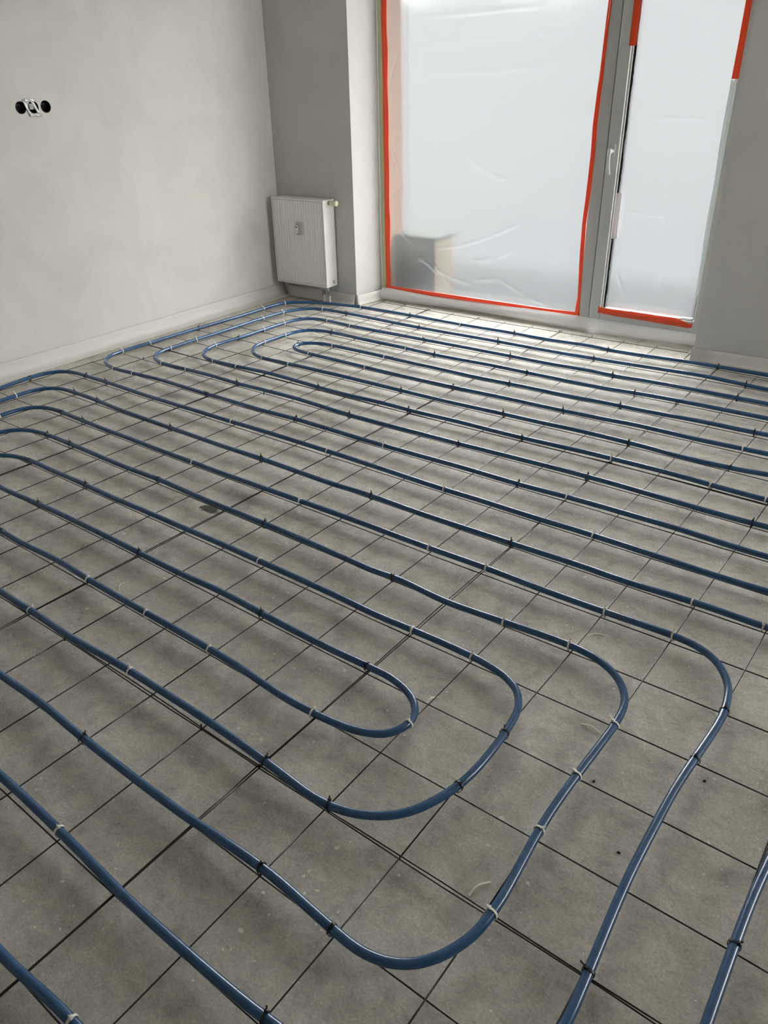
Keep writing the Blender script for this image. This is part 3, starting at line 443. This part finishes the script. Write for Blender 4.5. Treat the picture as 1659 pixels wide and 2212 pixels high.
def tape(name, pts, m, v, label, cat='tape', thick=.0006, wob=.0, group=None, crease=.0015):
    """pts: list of (uL, uR, z) or, when horizontal, (u, zLow, zHigh) flagged by name"""
    bm = bmesh.new(); g0 = []
    for k, p in enumerate(pts):
        row = []
        for s in range(5):
            t = s / 4
            if cat == 'h': u = p[0]; z = p[1] + (p[2] - p[1]) * t
            else: u = p[0] + (p[1] - p[0]) * t; z = p[2]
            d = crease * (math.sin(t * math.pi * 2 + k * .6) * .5 + noise.noise(Vector((u * 20, z * 9, t * 3))))
            row.append(wl(u, v - abs(d) - thick, z))
        g0.append(row)
    sheet(bm, g0); bmesh.ops.recalc_face_normals(bm, faces=bm.faces[:])
    o = obj(name, bm, m, smooth=False)
    md = o.modifiers.new('thickness', 'SOLIDIFY'); md.thickness = thick; md.offset = 0
    return tag(o, label, 'tape', group)
def sub(a, b, n): return [tuple(x + (y - x) * k / n for x, y in zip(a, b)) for k in range(n + 1)]
nz = 24
tape('masking_tape', sub((.054, .094, .085), (.054, .094, 2.3), nz), M_YELLOW, FV - .0002, 'pale yellow-green masking tape running up the frame beside the left reveal')
tape('orange_tape', [(.088 + .002 * math.sin(k), .1285 + .0025 * math.sin(k * 1.7), z) for k, (_, _, z) in enumerate(sub((0, 0, .088), (0, 0, 2.3), nz))], M_ORANGE, FV - .002, 'orange tape strip running up the left edge of the wide plastic sheet', crease=.004)
pts = [(1.533, 1.566, .088), (1.538, 1.560, .15), (1.541, 1.560, .20), (1.527, 1.552, .5), (1.523, 1.548, .62), (1.530, 1.555, .8), (1.533, 1.558, 1.0), (1.528, 1.553, 1.15), (1.536, 1.558, 1.4), (1.541, 1.561, 1.6), (1.546, 1.566, 1.8), (1.546, 1.566, 2.3)]
pp = []
for a, b in zip(pts, pts[1:]): pp += sub(a, b, 3)[:-1]
tape('orange_tape', pp + [pts[-1]], M_ORANGE, FV - .002, 'long dark orange tape strip on the mullion, right edge of the wide sheet', crease=.006)
pts = [(.088, .087, .104), (.30, .072, .101), (.55, .074, .101), (.80, .078, .100), (1.1, .081, .101), (1.35, .086, .100), (1.545, .086, .106)]
pp = []
for a, b in zip(pts, pts[1:]): pp += sub(a, b, 4)[:-1]
t = tape('orange_tape', pp + [pts[-1]], M_ORANGE, FV - .004, 'orange tape strip along the bottom edge of the wide plastic sheet', cat='h', crease=.003)
tape('orange_tape', [(1.690, 1.727 + .001 * math.sin(k), z) for k, (_, _, z) in enumerate(sub((0, 0, 1.535), (0, 0, 2.26), 10))], M_ORANGE, .221, 'short wide orange tape hanging down beside the sash above the handle', crease=.004)
tape('orange_tape', [(2.240 - .004 * math.exp(-k * .5), 2.270, z) for k, (_, _, z) in enumerate(sub((0, 0, 1.375), (0, 0, 2.26), 12))], M_ORANGE, .221, 'orange tape at the top right edge of the narrow sheet, beside the pier', crease=.004)
pts = [(1.690, .122, .168), (1.700, .128, .162), (1.78, .122, .160), (1.9, .120, .163), (2.05, .117, .160), (2.14, .115, .160), (2.20, .113, .150), (2.24, .113, .138), (2.258, .118, .141)]
pp = []
for a, b in zip(pts, pts[1:]): pp += sub(a, b, 3)[:-1]
tape('orange_tape', pp + [pts[-1]], M_ORANGE, .2205, 'orange tape strip across the bottom rail of the right sash', cat='h', crease=.006)
tape('pale_tape', [(1.716, 1.748, z) for _, _, z in sub((0, 0, .565), (0, 0, .815), 6)], M_PALETAPE, .2275, 'short pale pinkish tape piece on the torn edge below the handle', crease=.001)
tape('clear_tape', [(2.232 + .010 * (1.375 - z) / 1.1 + .002 * math.sin(k), 2.256, z) for k, (_, _, z) in enumerate(sub((0, 0, .30), (0, 0, 1.37), 14))], M_CLEARTAPE, .2275, 'grey see-through tape strip down the right edge of the narrow sheet', crease=.001)

# ------------------------------------------------------------------ edge insulation strips
def strip(label, pa, prof, m, nrm, n=40, wob=.0):
    """pa: list of base points (Vector), prof(t,k)-> list of (out, z); nrm: unit vector into the room"""
    bm = bmesh.new(); g = []
    for k, p in enumerate(pa): g.append([p + nrm * o_ + Vector((0, 0, z_)) for o_, z_ in prof(k / (len(pa) - 1))])
    sheet(bm, g); bmesh.ops.recalc_face_normals(bm, faces=bm.faces[:])
    o = obj('edge_insulation_strip', bm, m, smooth=True)
    md = o.modifiers.new('thickness', 'SOLIDIFY'); md.thickness = .0016; md.offset = 0
    return tag(o, label, 'edge strip')
nW = Vector((1, .0131, 0)).normalized()
def profL(t):
    y = YF + 0.05 + (K.y - .05 - YF) * t
    a = .004 * noise.noise(Vector((y * 2.2, 0, 0))); b = .006 * noise.noise(Vector((y * 3.1, 7, 0)))
    return [(.004, .083 + a), (.0065, .079 + a), (.009, .066), (.010, .052), (.012 + b * .3, .038), (.018 + b, .022), (.028 + b, .012), (.042 + b, .0055), (.062 + b, .003), (.080 + b, .0022)]
strip('pale foam and foil edge strip along the foot of the left wall', [lw(YF + .05 + (K.y - .05 - YF) * k / 120) for k in range(121)], profL, M_FOAM, nW)
def profB(t): return [(.004, .072), (.007, .068), (.009, .05), (.011, .03), (.016, .012), (.026 + .004 * math.sin(t * 9), .004), (.034, .0022)]
strip('pale edge strip along the wall foot below the radiator', [wl(-.63 + .62 * k / 20, 0, 0) for k in range(21)], profB, M_FOAM, -V)
def profR(t): return [(.003, .070), (.006, .067), (.0075, .04), (.009, .02), (.014, .008), (.024, .0025)]
strip('white edge strip at the foot of the left window reveal', [wl(.004 + .047 * k / 12, -.008 + .245 * k / 12, 0) for k in range(13)], profR, M_FOAM, U)
strip('white edge strip along the foot of the right pier', [wl(2.332 + 3.9 * k / 30, 0, 0) for k in range(31)], lambda t: [(.004, .072), (.007, .069), (.009, .05), (.012, .028), (.017, .012), (.022, .004)], M_FOAM, -V)
# milky foil lapped over the door frame foot, bulging into the room
def profF(t):
    u = .06 + 2.26 * t
    bot = .002 + max(0, .018 * math.sin(math.pi * min(1, max(0, (u - .3) / 1.1)))) if u < 1.4 else .002 + .014 * max(0, (u - 1.8) / .5)
    bl = .036 + .010 * noise.noise(Vector((u * 3, 0, 2)))
    top = .086 - (.014 if 0.15 < u < 1.2 else 0) * math.sin(math.pi * max(0, min(1, (u - .15) / 1.05)))
    return [(.002, top), (.008, top - .003), (bl * .6, top * .84), (bl * .9, top * .66), (bl, top * .5), (bl * .98, bot + top * .30), (bl * .8, bot + top * .15), (bl * .55 - .003, bot + .003), (bl * .45, bot)]
bm = bmesh.new(); g = []
for k in range(91):
    t = k / 90; u = .06 + 2.262 * t
    g.append([wl(u, FV - .008 - o_, z_) for o_, z_ in profF(t)])
sheet(bm, g); bmesh.ops.recalc_face_normals(bm, faces=bm.faces[:])
o = obj('edge_insulation_strip', bm, M_FOIL, smooth=True)
tag(o, 'milky foil edge strip bulging along the foot of the balcony door', 'edge strip')

# ------------------------------------------------------------------ wire mesh sheets
RW = .0018; ZV, ZU = .0165, .0201
cols = [(-17, -12), (-12, -7), (-7, -2), (-2, 3), (3, 8)]
rowsj = [(-13, -5), (-5, 5), (5, 15)]
cn = ['beside the left wall', 'second from left wall', 'third from left wall', 'fourth from left wall', 'fifth from left wall']
rn = ['row by the window', 'middle row', 'row nearest the camera']
def ext(P, e):
    a = (P[0] - P[1]).normalized() * e; b = (P[-1] - P[-2]).normalized() * e
    return [P[0] + a] + P[1:-1] + [P[-1] + b]
def NX(i, j):       # nodes beyond the measured grid go on straight
    if j > 11: return N(i, 11) + (N(i, 11) - N(i, 10)) * (j - 11)
    return N(i, j)
mesh_sheets = {}
for ci, (i0, i1) in enumerate(cols):
    for ri, (j0, j1) in enumerate(rowsj):
        root = tag(empty('wire_mesh_sheet', (*NX((i0 + i1) / 2, (j0 + j1) / 2), 0)),
                   'dark steel wire mesh sheet, %s, %s' % (cn[ci], rn[ri]), 'wire mesh', 'steel wire mesh sheets tied together on the floor')
        L = Vector(root.location)
        for i in range(i0, i1 + 1):
            off = 0
            if i == i0 and ci > 0: off = .0027
            if i == i1 and ci < len(cols) - 1: off = -.0027
            jt = j0
            if ri == 0 and not -14 <= i <= -3: jt = -12          # the piers stand in the way of the last wire
            P = [Vector((*NX(i, j), ZU)) + Vector((off + .0012 * math.sin(j * 1.3 + i), 0, 0)) for j in [jt + (j1 - jt) * k / 8 for k in range(9)]]
            P = ext(P, .028) if ri == 0 and jt == -13 else ext(P, .004)
            if off: P = [p + Vector((off * .75 * math.sin(k * 1.1 + ci), 0, 0)) for k, p in enumerate(P)]
            bm = bmesh.new(); tube(bm, [p - L for p in P], RW, 6); obj('wire', bm, M_WIRE, root, smooth=True)
        for j in range(j0, j1 + 1):
            off = 0.0
            if j == j0 and ri > 0: off -= .0030
            if j == j1 and ri < 2: off += .0030
            a0, a1 = i0, i1
            if j == -13:
                if ci == 0: a0 = -14.05
                elif ci == 2: a1 = -3.1
                elif ci > 2: continue
            P = [Vector((*NX(i, j), ZV)) + Vector((0, off, 0)) for i in [a0 + (a1 - a0) * k / 6 for k in range(7)]]
            P = ext(P, .001)
            if ci == 0 and j > -13: P[0] = P[1] + (P[0] - P[1]).normalized() * ((P[0] - P[1]).length + .028)
            if off: P = [p + Vector((0, off * .5 * math.sin(k * 1.7 + ci), 0)) for k, p in enumerate(P)]
            bm = bmesh.new(); tube(bm, [p - L for p in P], RW, 6); obj('wire', bm, M_WIRE, root, smooth=True)
        mesh_sheets[(ci, ri)] = root

# ------------------------------------------------------------------ cable ties
def tie_mesh(name, m, variant):
    bm = bmesh.new()
    # strap: closed loop round the pipe (radius 10 mm) and the wires below it, in the local YZ plane
    n = 26; pro = []
    for k in range(n):
        a = 2 * math.pi * k / n
        y = math.cos(a) * .0112; z = math.sin(a) * .0112
        if z < 0: z *= 1.55; y *= (1 - .35 * min(1, -z / .0174) ** 2)
        pro.append((y, z))
    W = .0025; T = .0012
    rings = []
    for k, (y, z) in enumerate(pro):
        d = Vector((0, y, z)).normalized()
        tw = (variant - 1) * .0012 * math.sin(2 * math.pi * k / n)
        rings.append([bm.verts.new((sx * W + tw, y + d.y * o_, z + d.z * o_)) for sx, o_ in ((-1, 0), (1, 0), (1, T), (-1, T))])
    for k in range(n):
        a, b = rings[k], rings[(k + 1) % n]
        for s in range(4): bm.faces.new((a[s], a[(s + 1) % 4], b[(s + 1) % 4], b[s]))
    # head and cut-off tail
    ang = [math.radians(88), math.radians(60), math.radians(118), math.radians(20)][variant]
    Mx = Matrix.Translation((0, math.cos(ang) * .0135, math.sin(ang) * .0135)) @ Matrix.Rotation(ang - math.pi / 2, 4, 'X')
    box(bm, -.0036, .0036, -.0034, .0034, -.0026, .0028, Mx, bevel=.0008)
    tl = [.012, .006, .016, .004][variant]
    Mt = Mx @ Matrix.Rotation([.25, -.2, .1, .4][variant], 4, 'X') @ Matrix.Rotation([.12, -.3, .2, .2][variant], 4, 'Y')
    box(bm, -.0017, .0017, -.0007, .0007, .001, .002 + tl, Mt)
    bmesh.ops.recalc_face_normals(bm, faces=bm.faces[:])
    me = bpy.data.meshes.new(name); bm.to_mesh(me); bm.free(); me.materials.append(m)
    return me
TB = [tie_mesh('cable_tie', M_TIEB, k) for k in range(4)]
TW = [tie_mesh('cable_tie', M_TIEW, k) for k in range(4)]
def put_tie(me, x, y, deg, z, parent, label=None, s=1.0):
    o = bpy.data.objects.new('cable_tie', me); COL.objects.link(o)
    L = parent.matrix_basis.translation
    o.parent = parent; o.location = Vector((x, y, z)) - L; o.rotation_euler = (0, random.uniform(-.12, .12), math.radians(deg) + random.uniform(-.10, .10)); o.scale = (s, s, s)
    if label: o['label'] = label
    return o

# ------------------------------------------------------------------ heating pipes
ZP, RP = .0322, .0100
def resample(P, step):
    out = []
    for k in range(len(P) - 1):
        p0 = P[max(k - 1, 0)]; p1 = P[k]; p2 = P[k + 1]; p3 = P[min(k + 2, len(P) - 1)]
        d = (p2 - p1).length; m_ = max(1, round(d / step))
        m1 = (p2 - p0) * (d / max(1e-6, (p2 - p1).length + (p1 - p0).length)); m2 = (p3 - p1) * (d / max(1e-6, (p3 - p2).length + (p2 - p1).length))
        for q in range(m_):
            t = q / m_; h00 = 2 * t ** 3 - 3 * t ** 2 + 1; h10 = t ** 3 - 2 * t ** 2 + t; h01 = -2 * t ** 3 + 3 * t ** 2; h11 = t ** 3 - t ** 2
            out.append(p1 * h00 + m1 * h10 + p2 * h01 + m2 * h11)
    out.append(P[-1]); return out
def pipe(data, label):
    P = [Vector((data[k] / 1000, data[k + 1] / 1000, ZP)) for k in range(0, len(data), 2)]
    P = resample(P, .025)
    for k, p in enumerate(P): p.z += .0006 * (1 + noise.noise(Vector((p.x * 3, p.y * 3, 0))))
    bm = bmesh.new(); tube(bm, P, RP, 14)
    o = obj('heating_pipe', bm, M_PIPE, smooth=True)
    return tag(o, label, 'pipe', 'blue underfloor heating pipes')
pa = pipe(PIPE_A, 'blue heating pipe coiled over the near floor, its bends at the lower right')
pb = pipe(PIPE_B, 'blue heating pipe coiled over the far floor, its bends near the radiator')
for par, kb, kw in ((pa, 'Ak', 'Aw'), (pb, 'Bk', 'Bw')):
    for x, y, d in TIES[kb]:
        f = 180 if math.cos(math.radians(d)) < 0 else 0
        put_tie(TB[random.choice((0, 0, 1, 2, 2))], x / 1000, y / 1000, d + f, ZP, par, 'black cable tie')
    for x, y, d in TIES[kw]:
        f = 180 if math.cos(math.radians(d)) < 0 else 0
        put_tie(TW[random.choice((0, 0, 1, 1, 2))], x / 1000, y / 1000, d + f, ZP, par, 'white cable tie')
for x, y in [(-2375, 2549), (-1398, 2581), (-3142, 766), (-2154, 759), (-2360, 1747), (-1387, 1758), (-1192, 773), (-400, 1795), (-611, -1002), (-1205, -999)]:
    # ties that hold two mesh sheets together
    best = min(mesh_sheets.values(), key=lambda r_: (Vector((x / 1000, y / 1000)) - Vector(r_.location[:2])).length)
    put_tie(TB[3], x / 1000, y / 1000, 45, .019, best, 'black cable tie', .55)
best = min(mesh_sheets.values(), key=lambda r_: (Vector((-.396, 1.383)) - Vector(r_.location[:2])).length)
put_tie(TW[3], -.396, 1.383, 45, .019, best, 'white cable tie', .6)

# ------------------------------------------------------------------ radiator
rad = tag(empty('radiator', wl(-.392, -.065, .125)), 'white flat panel radiator hung low in the back left corner', 'radiator')
rad.rotation_euler = (0, 0, TH)
RWd, RD, RH = .464, .125, .578      # width, depth, height
def rpart(name, fn, m, parent=rad, smooth=False, label=None):
    bm = bmesh.new(); fn(bm); o = obj(name, bm, m, parent, smooth)
    if label: o['label'] = label
    return o
hw, hd = RWd / 2, RD / 2
rpart('casing', lambda bm: (box(bm, -hw, -hw + .004, -hd + .004, hd - .006, .006, RH - .006, bevel=.0015), box(bm, hw - .004, hw, -hd + .004, hd - .006, 0, RH - .002, bevel=.0015),
                            box(bm, -hw + .004, hw - .004, -hd + .006, hd - .012, RH - .010, RH - .004, bevel=.001), box(bm, -hw + .006, hw - .006, hd - .03, hd - .008, .01, RH - .02)), M_RAD)
def front(bm):
    # front panel with fine vertical fluting inside a raised smooth border
    x0, x1 = -hw, hw; n = 150
    for k in range(n):
        a = x0 + (x1 - x0) * k / n; b = x0 + (x1 - x0) * (k + 1) / n
    top, bot, bd = RH, 0.0, .018
    ys = -hd
    xs = [x0, x0 + bd] ; nf = 18; wfl = (x1 - x0 - 2 * bd) / nf
    prof = [(x0, 0)]
    prof += [(x0 + bd, 0)]
    for k in range(nf):
        s = x0 + bd + k * wfl
        prof += [(s + wfl * .40, 0.0), (s + wfl * .46, .0024), (s + wfl * .60, .0024), (s + wfl * .66, 0.0)]
    prof += [(x1 - bd, 0), (x1, 0)]
    z = [bot, bot + bd, top - bd, top]
    V_ = []
    for x, d in prof:
        V_.append([bm.verts.new((x, ys + (d if 0 < q < 3 else 0), zz)) for q, zz in enumerate(z)])
    for a in range(len(V_) - 1):
        for b in range(3): bm.faces.new((V_[a][b], V_[a + 1][b], V_[a + 1][b + 1], V_[a][b + 1]))
    r_ = bmesh.ops.extrude_face_region(bm, geom=bm.faces[:]); bmesh.ops.translate(bm, vec=(0, .004, 0), verts=[v for v in r_['geom'] if isinstance(v, bmesh.types.BMVert)])
    bmesh.ops.recalc_face_normals(bm, faces=bm.faces[:])
rpart('front_panel', front, M_RAD)
rpart('panel_seam', lambda bm: [box(bm, *b) for b in ((-hw + .011, -hw + .0125, -hd - .0005, -hd + .0005, .012, RH - .014), (hw - .0125, hw - .011, -hd - .0005, -hd + .0005, .012, RH - .014),
                                                       (-hw + .011, hw - .011, -hd - .0005, -hd + .0005, .011, .0125), (-hw + .011, hw - .011, -hd - .0005, -hd + .0005, RH - .0145, RH - .013))], M_RADLINE, label='thin dark seam line')
# thermostatic valve head on the upper right side
def head(bm):
    Y = .0; Zc = RH - .022
    tube(bm, [(hw, Y, Zc), (hw + .012, Y, Zc)], .013, 20, up=Vector((0, 1, 0)))
def head2(bm):
    Zc = RH - .022
    tube(bm, [(hw + .012, 0, Zc), (hw + .018, 0, Zc), (hw + .045, 0, Zc), (hw + .047, 0, Zc), (hw + .066, 0, Zc), (hw + .070, 0, Zc), (hw + .071, 0, Zc)], [.012, .0155, .0165, .0185, .0185, .0165, .010], 24, up=Vector((0, 1, 0)))
hv = rpart('thermostat_head', head2, M_CREAM, smooth=True, label='cream thermostat valve head')
rpart('valve_collar', head, M_CHROME, smooth=True, label='dark metal valve collar')
rpart('vent_plug', lambda bm: tube(bm, [(hw, hd - .045, .030), (hw + .003, hd - .045, .030)], .0105, 22, up=Vector((0, 1, 0))), M_RUBBER, label='dark round plug ring')
rpart('plug_cap', lambda bm: tube(bm, [(hw + .003, hd - .045, .030), (hw + .0042, hd - .045, .030)], .0075, 22, up=Vector((0, 1, 0))), M_RAD, label='white plug cap')
# heat meter clipped on the front
mt = rpart('heat_meter', lambda bm: box(bm, -.013, .046, -hd - .012, -hd, .345, .428, bevel=.003), mat('grey_plastic_plate', (.50, .49, .47), .45), label='small pale grey heat meter')
rpart('meter_window', lambda bm: box(bm, -.010, .016, -hd - .024, -hd - .0118, .350, .410, bevel=.004), M_METER, mt)
rpart('meter_seam', lambda bm: box(bm, -.0125, .0185, -hd - .0135, -hd - .0119, .347, .413), M_RADLINE, mt, label='dark seam round the meter window')
rpart('meter_display', lambda bm: box(bm, -.004, .011, -hd - .0246, -hd - .0238, .392, .400), M_RUBBER, mt, label='black meter display')
# valve block and the two riser pipes under the right end
rpart('valve_block', lambda bm: (box(bm, hw - .085, hw + .0, -.052, -.012, -.022, .0, bevel=.003),), M_CHROME)
for dx in (-.078, -.028):
    rpart('union_nut', lambda bm, dx=dx: (tube(bm, [(hw + dx + .022, -.035, .0), (hw + dx + .022, -.035, -.028), (hw + dx + .022, -.035, -.03), (hw + dx + .022, -.035, -.056)], [.009, .009, .0125, .0125], 6)), M_CHROME)
    rpart('riser_pipe', lambda bm, dx=dx: tube(bm, [(hw + dx + .022, -.035, -.05), (hw + dx + .022, -.035, -.1245)], .0085, 14), M_PIPEW, smooth=True, label='grey-white riser pipe')

# ------------------------------------------------------------------ junction boxes in the left wall
jl = ['black round junction box in the left wall, left one of three', 'black round junction box in the left wall, taped middle one of three', 'open black round junction box in the left wall, right one of three']
for by, lab in zip(BOXY, jl):
    c = lw(by)
    bm = bmesh.new(); ro, ri, dp = BR - .0003, BR - .0022, .052; n = 28
    R0 = []; R1 = []; R2 = []; R3 = []
    for k in range(n):
        a = 2 * math.pi * k / n; ca, sa = math.cos(a), math.sin(a)
        R0.append(bm.verts.new((.0006, ca * ro, sa * ro))); R1.append(bm.verts.new((.0006, ca * ri, sa * ri)))
        R2.append(bm.verts.new((-dp, ca * ri, sa * ri))); R3.append(bm.verts.new((-dp - .002, ca * ro, sa * ro)))
    for k in range(n):
        q = (k + 1) % n
        bm.faces.new((R0[k], R0[q], R1[q], R1[k])); bm.faces.new((R1[k], R1[q], R2[q], R2[k])); bm.faces.new((R0[q], R0[k], R3[k], R3[q]))
    bm.faces.new(R2); bm.faces.new(R3[::-1]); bmesh.ops.recalc_face_normals(bm, faces=bm.faces[:])
    jb = obj('junction_box', bm, M_BLACKBOX); jb.location = (c.x, by, BOXZ); tag(jb, lab, 'junction box', 'junction boxes in the left wall')
    bm = bmesh.new()
    for s in (-1, 1): tube(bm, [(-.045, s * .012, -.01), (-.03, s * .016, 0), (-.02, s * .008, .012), (-.022, -s * .006, .016)], .0022, 8)
    obj('cable_end', bm, mat('grey_cable', (.12, .12, .12), .5), jb, smooth=True)
def tstrip(a, b, w0, w1, label, lift):
    c = lw(a[0]); bm = bmesh.new(); g = []
    d = Vector((0, b[0] - a[0], b[1] - a[1])); L_ = d.length; d.normalize(); nn = Vector((0, -d.z, d.y))
    for k in range(9):
        t = k / 8; ww = w0 + (w1 - w0) * t
        g.append([Vector((c.x + lift + .0012 * math.sin(k * 1.4 + s), a[0], a[1])) + d * (L_ * t) + nn * (ww * (s / 3 - .5)) for s in range(4)])
    sheet(bm, g); o = obj('tape_strip', bm, M_WHITETAPE, smooth=True); md = o.modifiers.new('thickness', 'SOLIDIFY'); md.thickness = .0006
    tag(o, label, 'tape')
tstrip((.612, BOXZ + .036), (.640, BOXZ - .040), .010, .013, 'glossy white tape strip stuck across the left junction box edge', .0035)
tstrip((.655, BOXZ + .036), (.690, BOXZ - .036), .016, .012, 'glossy white tape strip stuck slanting over the middle junction box', .0035)
tstrip((.618, BOXZ + .034), (.682, BOXZ + .032), .014, .016, 'glossy white tape bridging the two slanting strips along their top', .0055)
tstrip((.632, BOXZ - .034), (.700, BOXZ - .038), .014, .014, 'glossy white tape end hanging below the middle junction box', .0055)
bm = bmesh.new(); box(bm, -.001, .0005, -.012, .010, -.014, .012)
o = obj('paper_tag', bm, mat('grey_paper', (.42, .41, .39), .6)); o.location = (lw(.652).x + .003, .652, BOXZ + .004); tag(o, 'small grey printed tag on the middle junction box', 'paper tag')

# ------------------------------------------------------------------ tie offcuts and crumbs lying on the floor
OFF = [((-218, -593), (-208, -549), 'white cable tie offcut beside the innermost near bend of the pipe', 'w'), ((155, -983), (174, -931), 'white cable tie offcut lying by the doubled wire in the foreground', 'w'),
       ((-1, -86), (39, -56), 'white cable tie offcut lying between the second and third near bends', 'w'), ((132, -420), (185, -422), 'curved white cable tie offcut in the mesh square left of the third bend', 'w'),
       ((375, -182), (397, -196), 'white cable tie offcut half under the outermost right bend', 'w'), ((-1780, -803), (-1738, -788), 'thin white cable tie offcut at the left edge of the floor', 'w'),
       ((-1505, -792), (-1458, -785), 'white cable tie offcut touching a pipe near a white tie on the left', 'w'), ((-1302, -744), (-1327, -707), 'white cable tie offcut standing askew in a left mesh square', 'w'),
       ((-1125, -263), (-1069, -242), 'bent white cable tie offcut on the floor near the dark stain', 'w'), ((-2886, 2068), (-2848, 2093), 'small brown wood splinter on the floor in front of the radiator', 'b')]
M_SPL = mat('brown_splinter', (.16, .10, .055), .7)
for (a, b, lab, kd) in OFF:
    A_ = Vector((a[0] / 1000, a[1] / 1000, 0)); B_ = Vector((b[0] / 1000, b[1] / 1000, 0)); d = B_ - A_; n_ = Vector((-d.y, d.x, 0)).normalized()
    bm = bmesh.new(); g = []
    for k in range(7):
        t = k / 6; c = d * t - d / 2 + n_ * (.006 * math.sin(math.pi * t)); hz = .0012 + .004 * math.sin(math.pi * t) ** 2 * (0.4 if kd == 'b' else 1)
        w_ = .0021 if kd == 'w' else .004 * math.sin(math.pi * (t * .8 + .1))
        g.append([c + n_ * w_ + Vector((0, 0, hz)), c - n_ * w_ + Vector((0, 0, hz))])
    sheet(bm, g); o = obj('tie_offcut' if kd == 'w' else 'wood_splinter', bm, M_TIEW if kd == 'w' else M_SPL)
    o.location = (A_ + B_) / 2; md = o.modifiers.new('thickness', 'SOLIDIFY'); md.thickness = .0011
    tag(o, lab, 'cable tie offcut' if kd == 'w' else 'splinter')
M_CRUMB = mat('black_crumb', (.015, .014, .013), .8)

CRUMBS = [((.234, -.569), 'tiny black crumb between the second and third near bends'), ((.353, -.714), 'black crumb on the floor left of the outermost bend pipe'), ((.436, -.42), 'black crumb on the floor right of the outermost bend'), ((-2.375, 1.272), 'black crumb inside the innermost far bend')]
for (x, y), lab in CRUMBS:
    bm = bmesh.new(); bmesh.ops.create_icosphere(bm, subdivisions=1, radius=.0032)
    for v in bm.verts: v.co = Vector((v.co.x * 1.4, v.co.y, max(-.0012, v.co.z * .7))) * (1 + .3 * noise.noise(v.co * 900))
    o = obj('crumb', bm, M_CRUMB); o.location = (x, y, .0016); o.rotation_euler.z = x * 9; tag(o, lab, 'crumb')

# ------------------------------------------------------------------ outside: balcony, brick jamb, box
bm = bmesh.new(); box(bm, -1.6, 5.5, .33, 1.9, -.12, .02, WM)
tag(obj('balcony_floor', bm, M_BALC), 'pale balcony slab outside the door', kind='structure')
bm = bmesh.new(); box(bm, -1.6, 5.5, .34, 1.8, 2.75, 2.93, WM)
tag(obj('added_overhang', bm, M_FACADE), 'unseen overhang slab added to cut steep sky light', kind='structure')  # overhang out of view, added to cut steep skylight near the door
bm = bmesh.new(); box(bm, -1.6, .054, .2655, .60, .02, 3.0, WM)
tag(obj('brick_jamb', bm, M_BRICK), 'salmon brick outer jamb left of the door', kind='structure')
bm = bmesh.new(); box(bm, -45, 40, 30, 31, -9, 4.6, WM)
tag(obj('added_facade', bm, M_FACADE), 'plain facade added across the yard to mask the bright low sky', kind='structure')  # made-up backdrop wall, keeps the bright low sky from showing through the film
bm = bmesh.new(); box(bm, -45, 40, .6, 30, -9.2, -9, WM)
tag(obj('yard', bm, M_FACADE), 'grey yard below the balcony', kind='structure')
bx = tag(empty('storage_box', wl(.20, .62, .02)), 'weathered metal and board box standing outside on the balcony', 'box'); bx.rotation_euler = (0, 0, TH)
def bpart(name, dims, m, bev=.004, label=None):
    bm = bmesh.new(); box(bm, *dims, bevel=bev); o = obj(name, bm, m, bx)
    if label: o['label'] = label
bpart('front_panel', (-.20, .19, -.150, -.135, .0, .385), M_GALV, label='grey weathered metal front')
bpart('side_panel', (.175, .19, -.135, .16, .0, .385), M_CRATE, label='beige board side')
bpart('side_panel', (-.20, -.185, -.135, .16, .0, .385), M_CRATE)
bpart('back_panel', (-.185, .175, .145, .16, .0, .385), M_CRATE)
bpart('lid', (-.21, .20, -.16, .17, .386, .405), M_SEAGLASS, label='pale green lid')
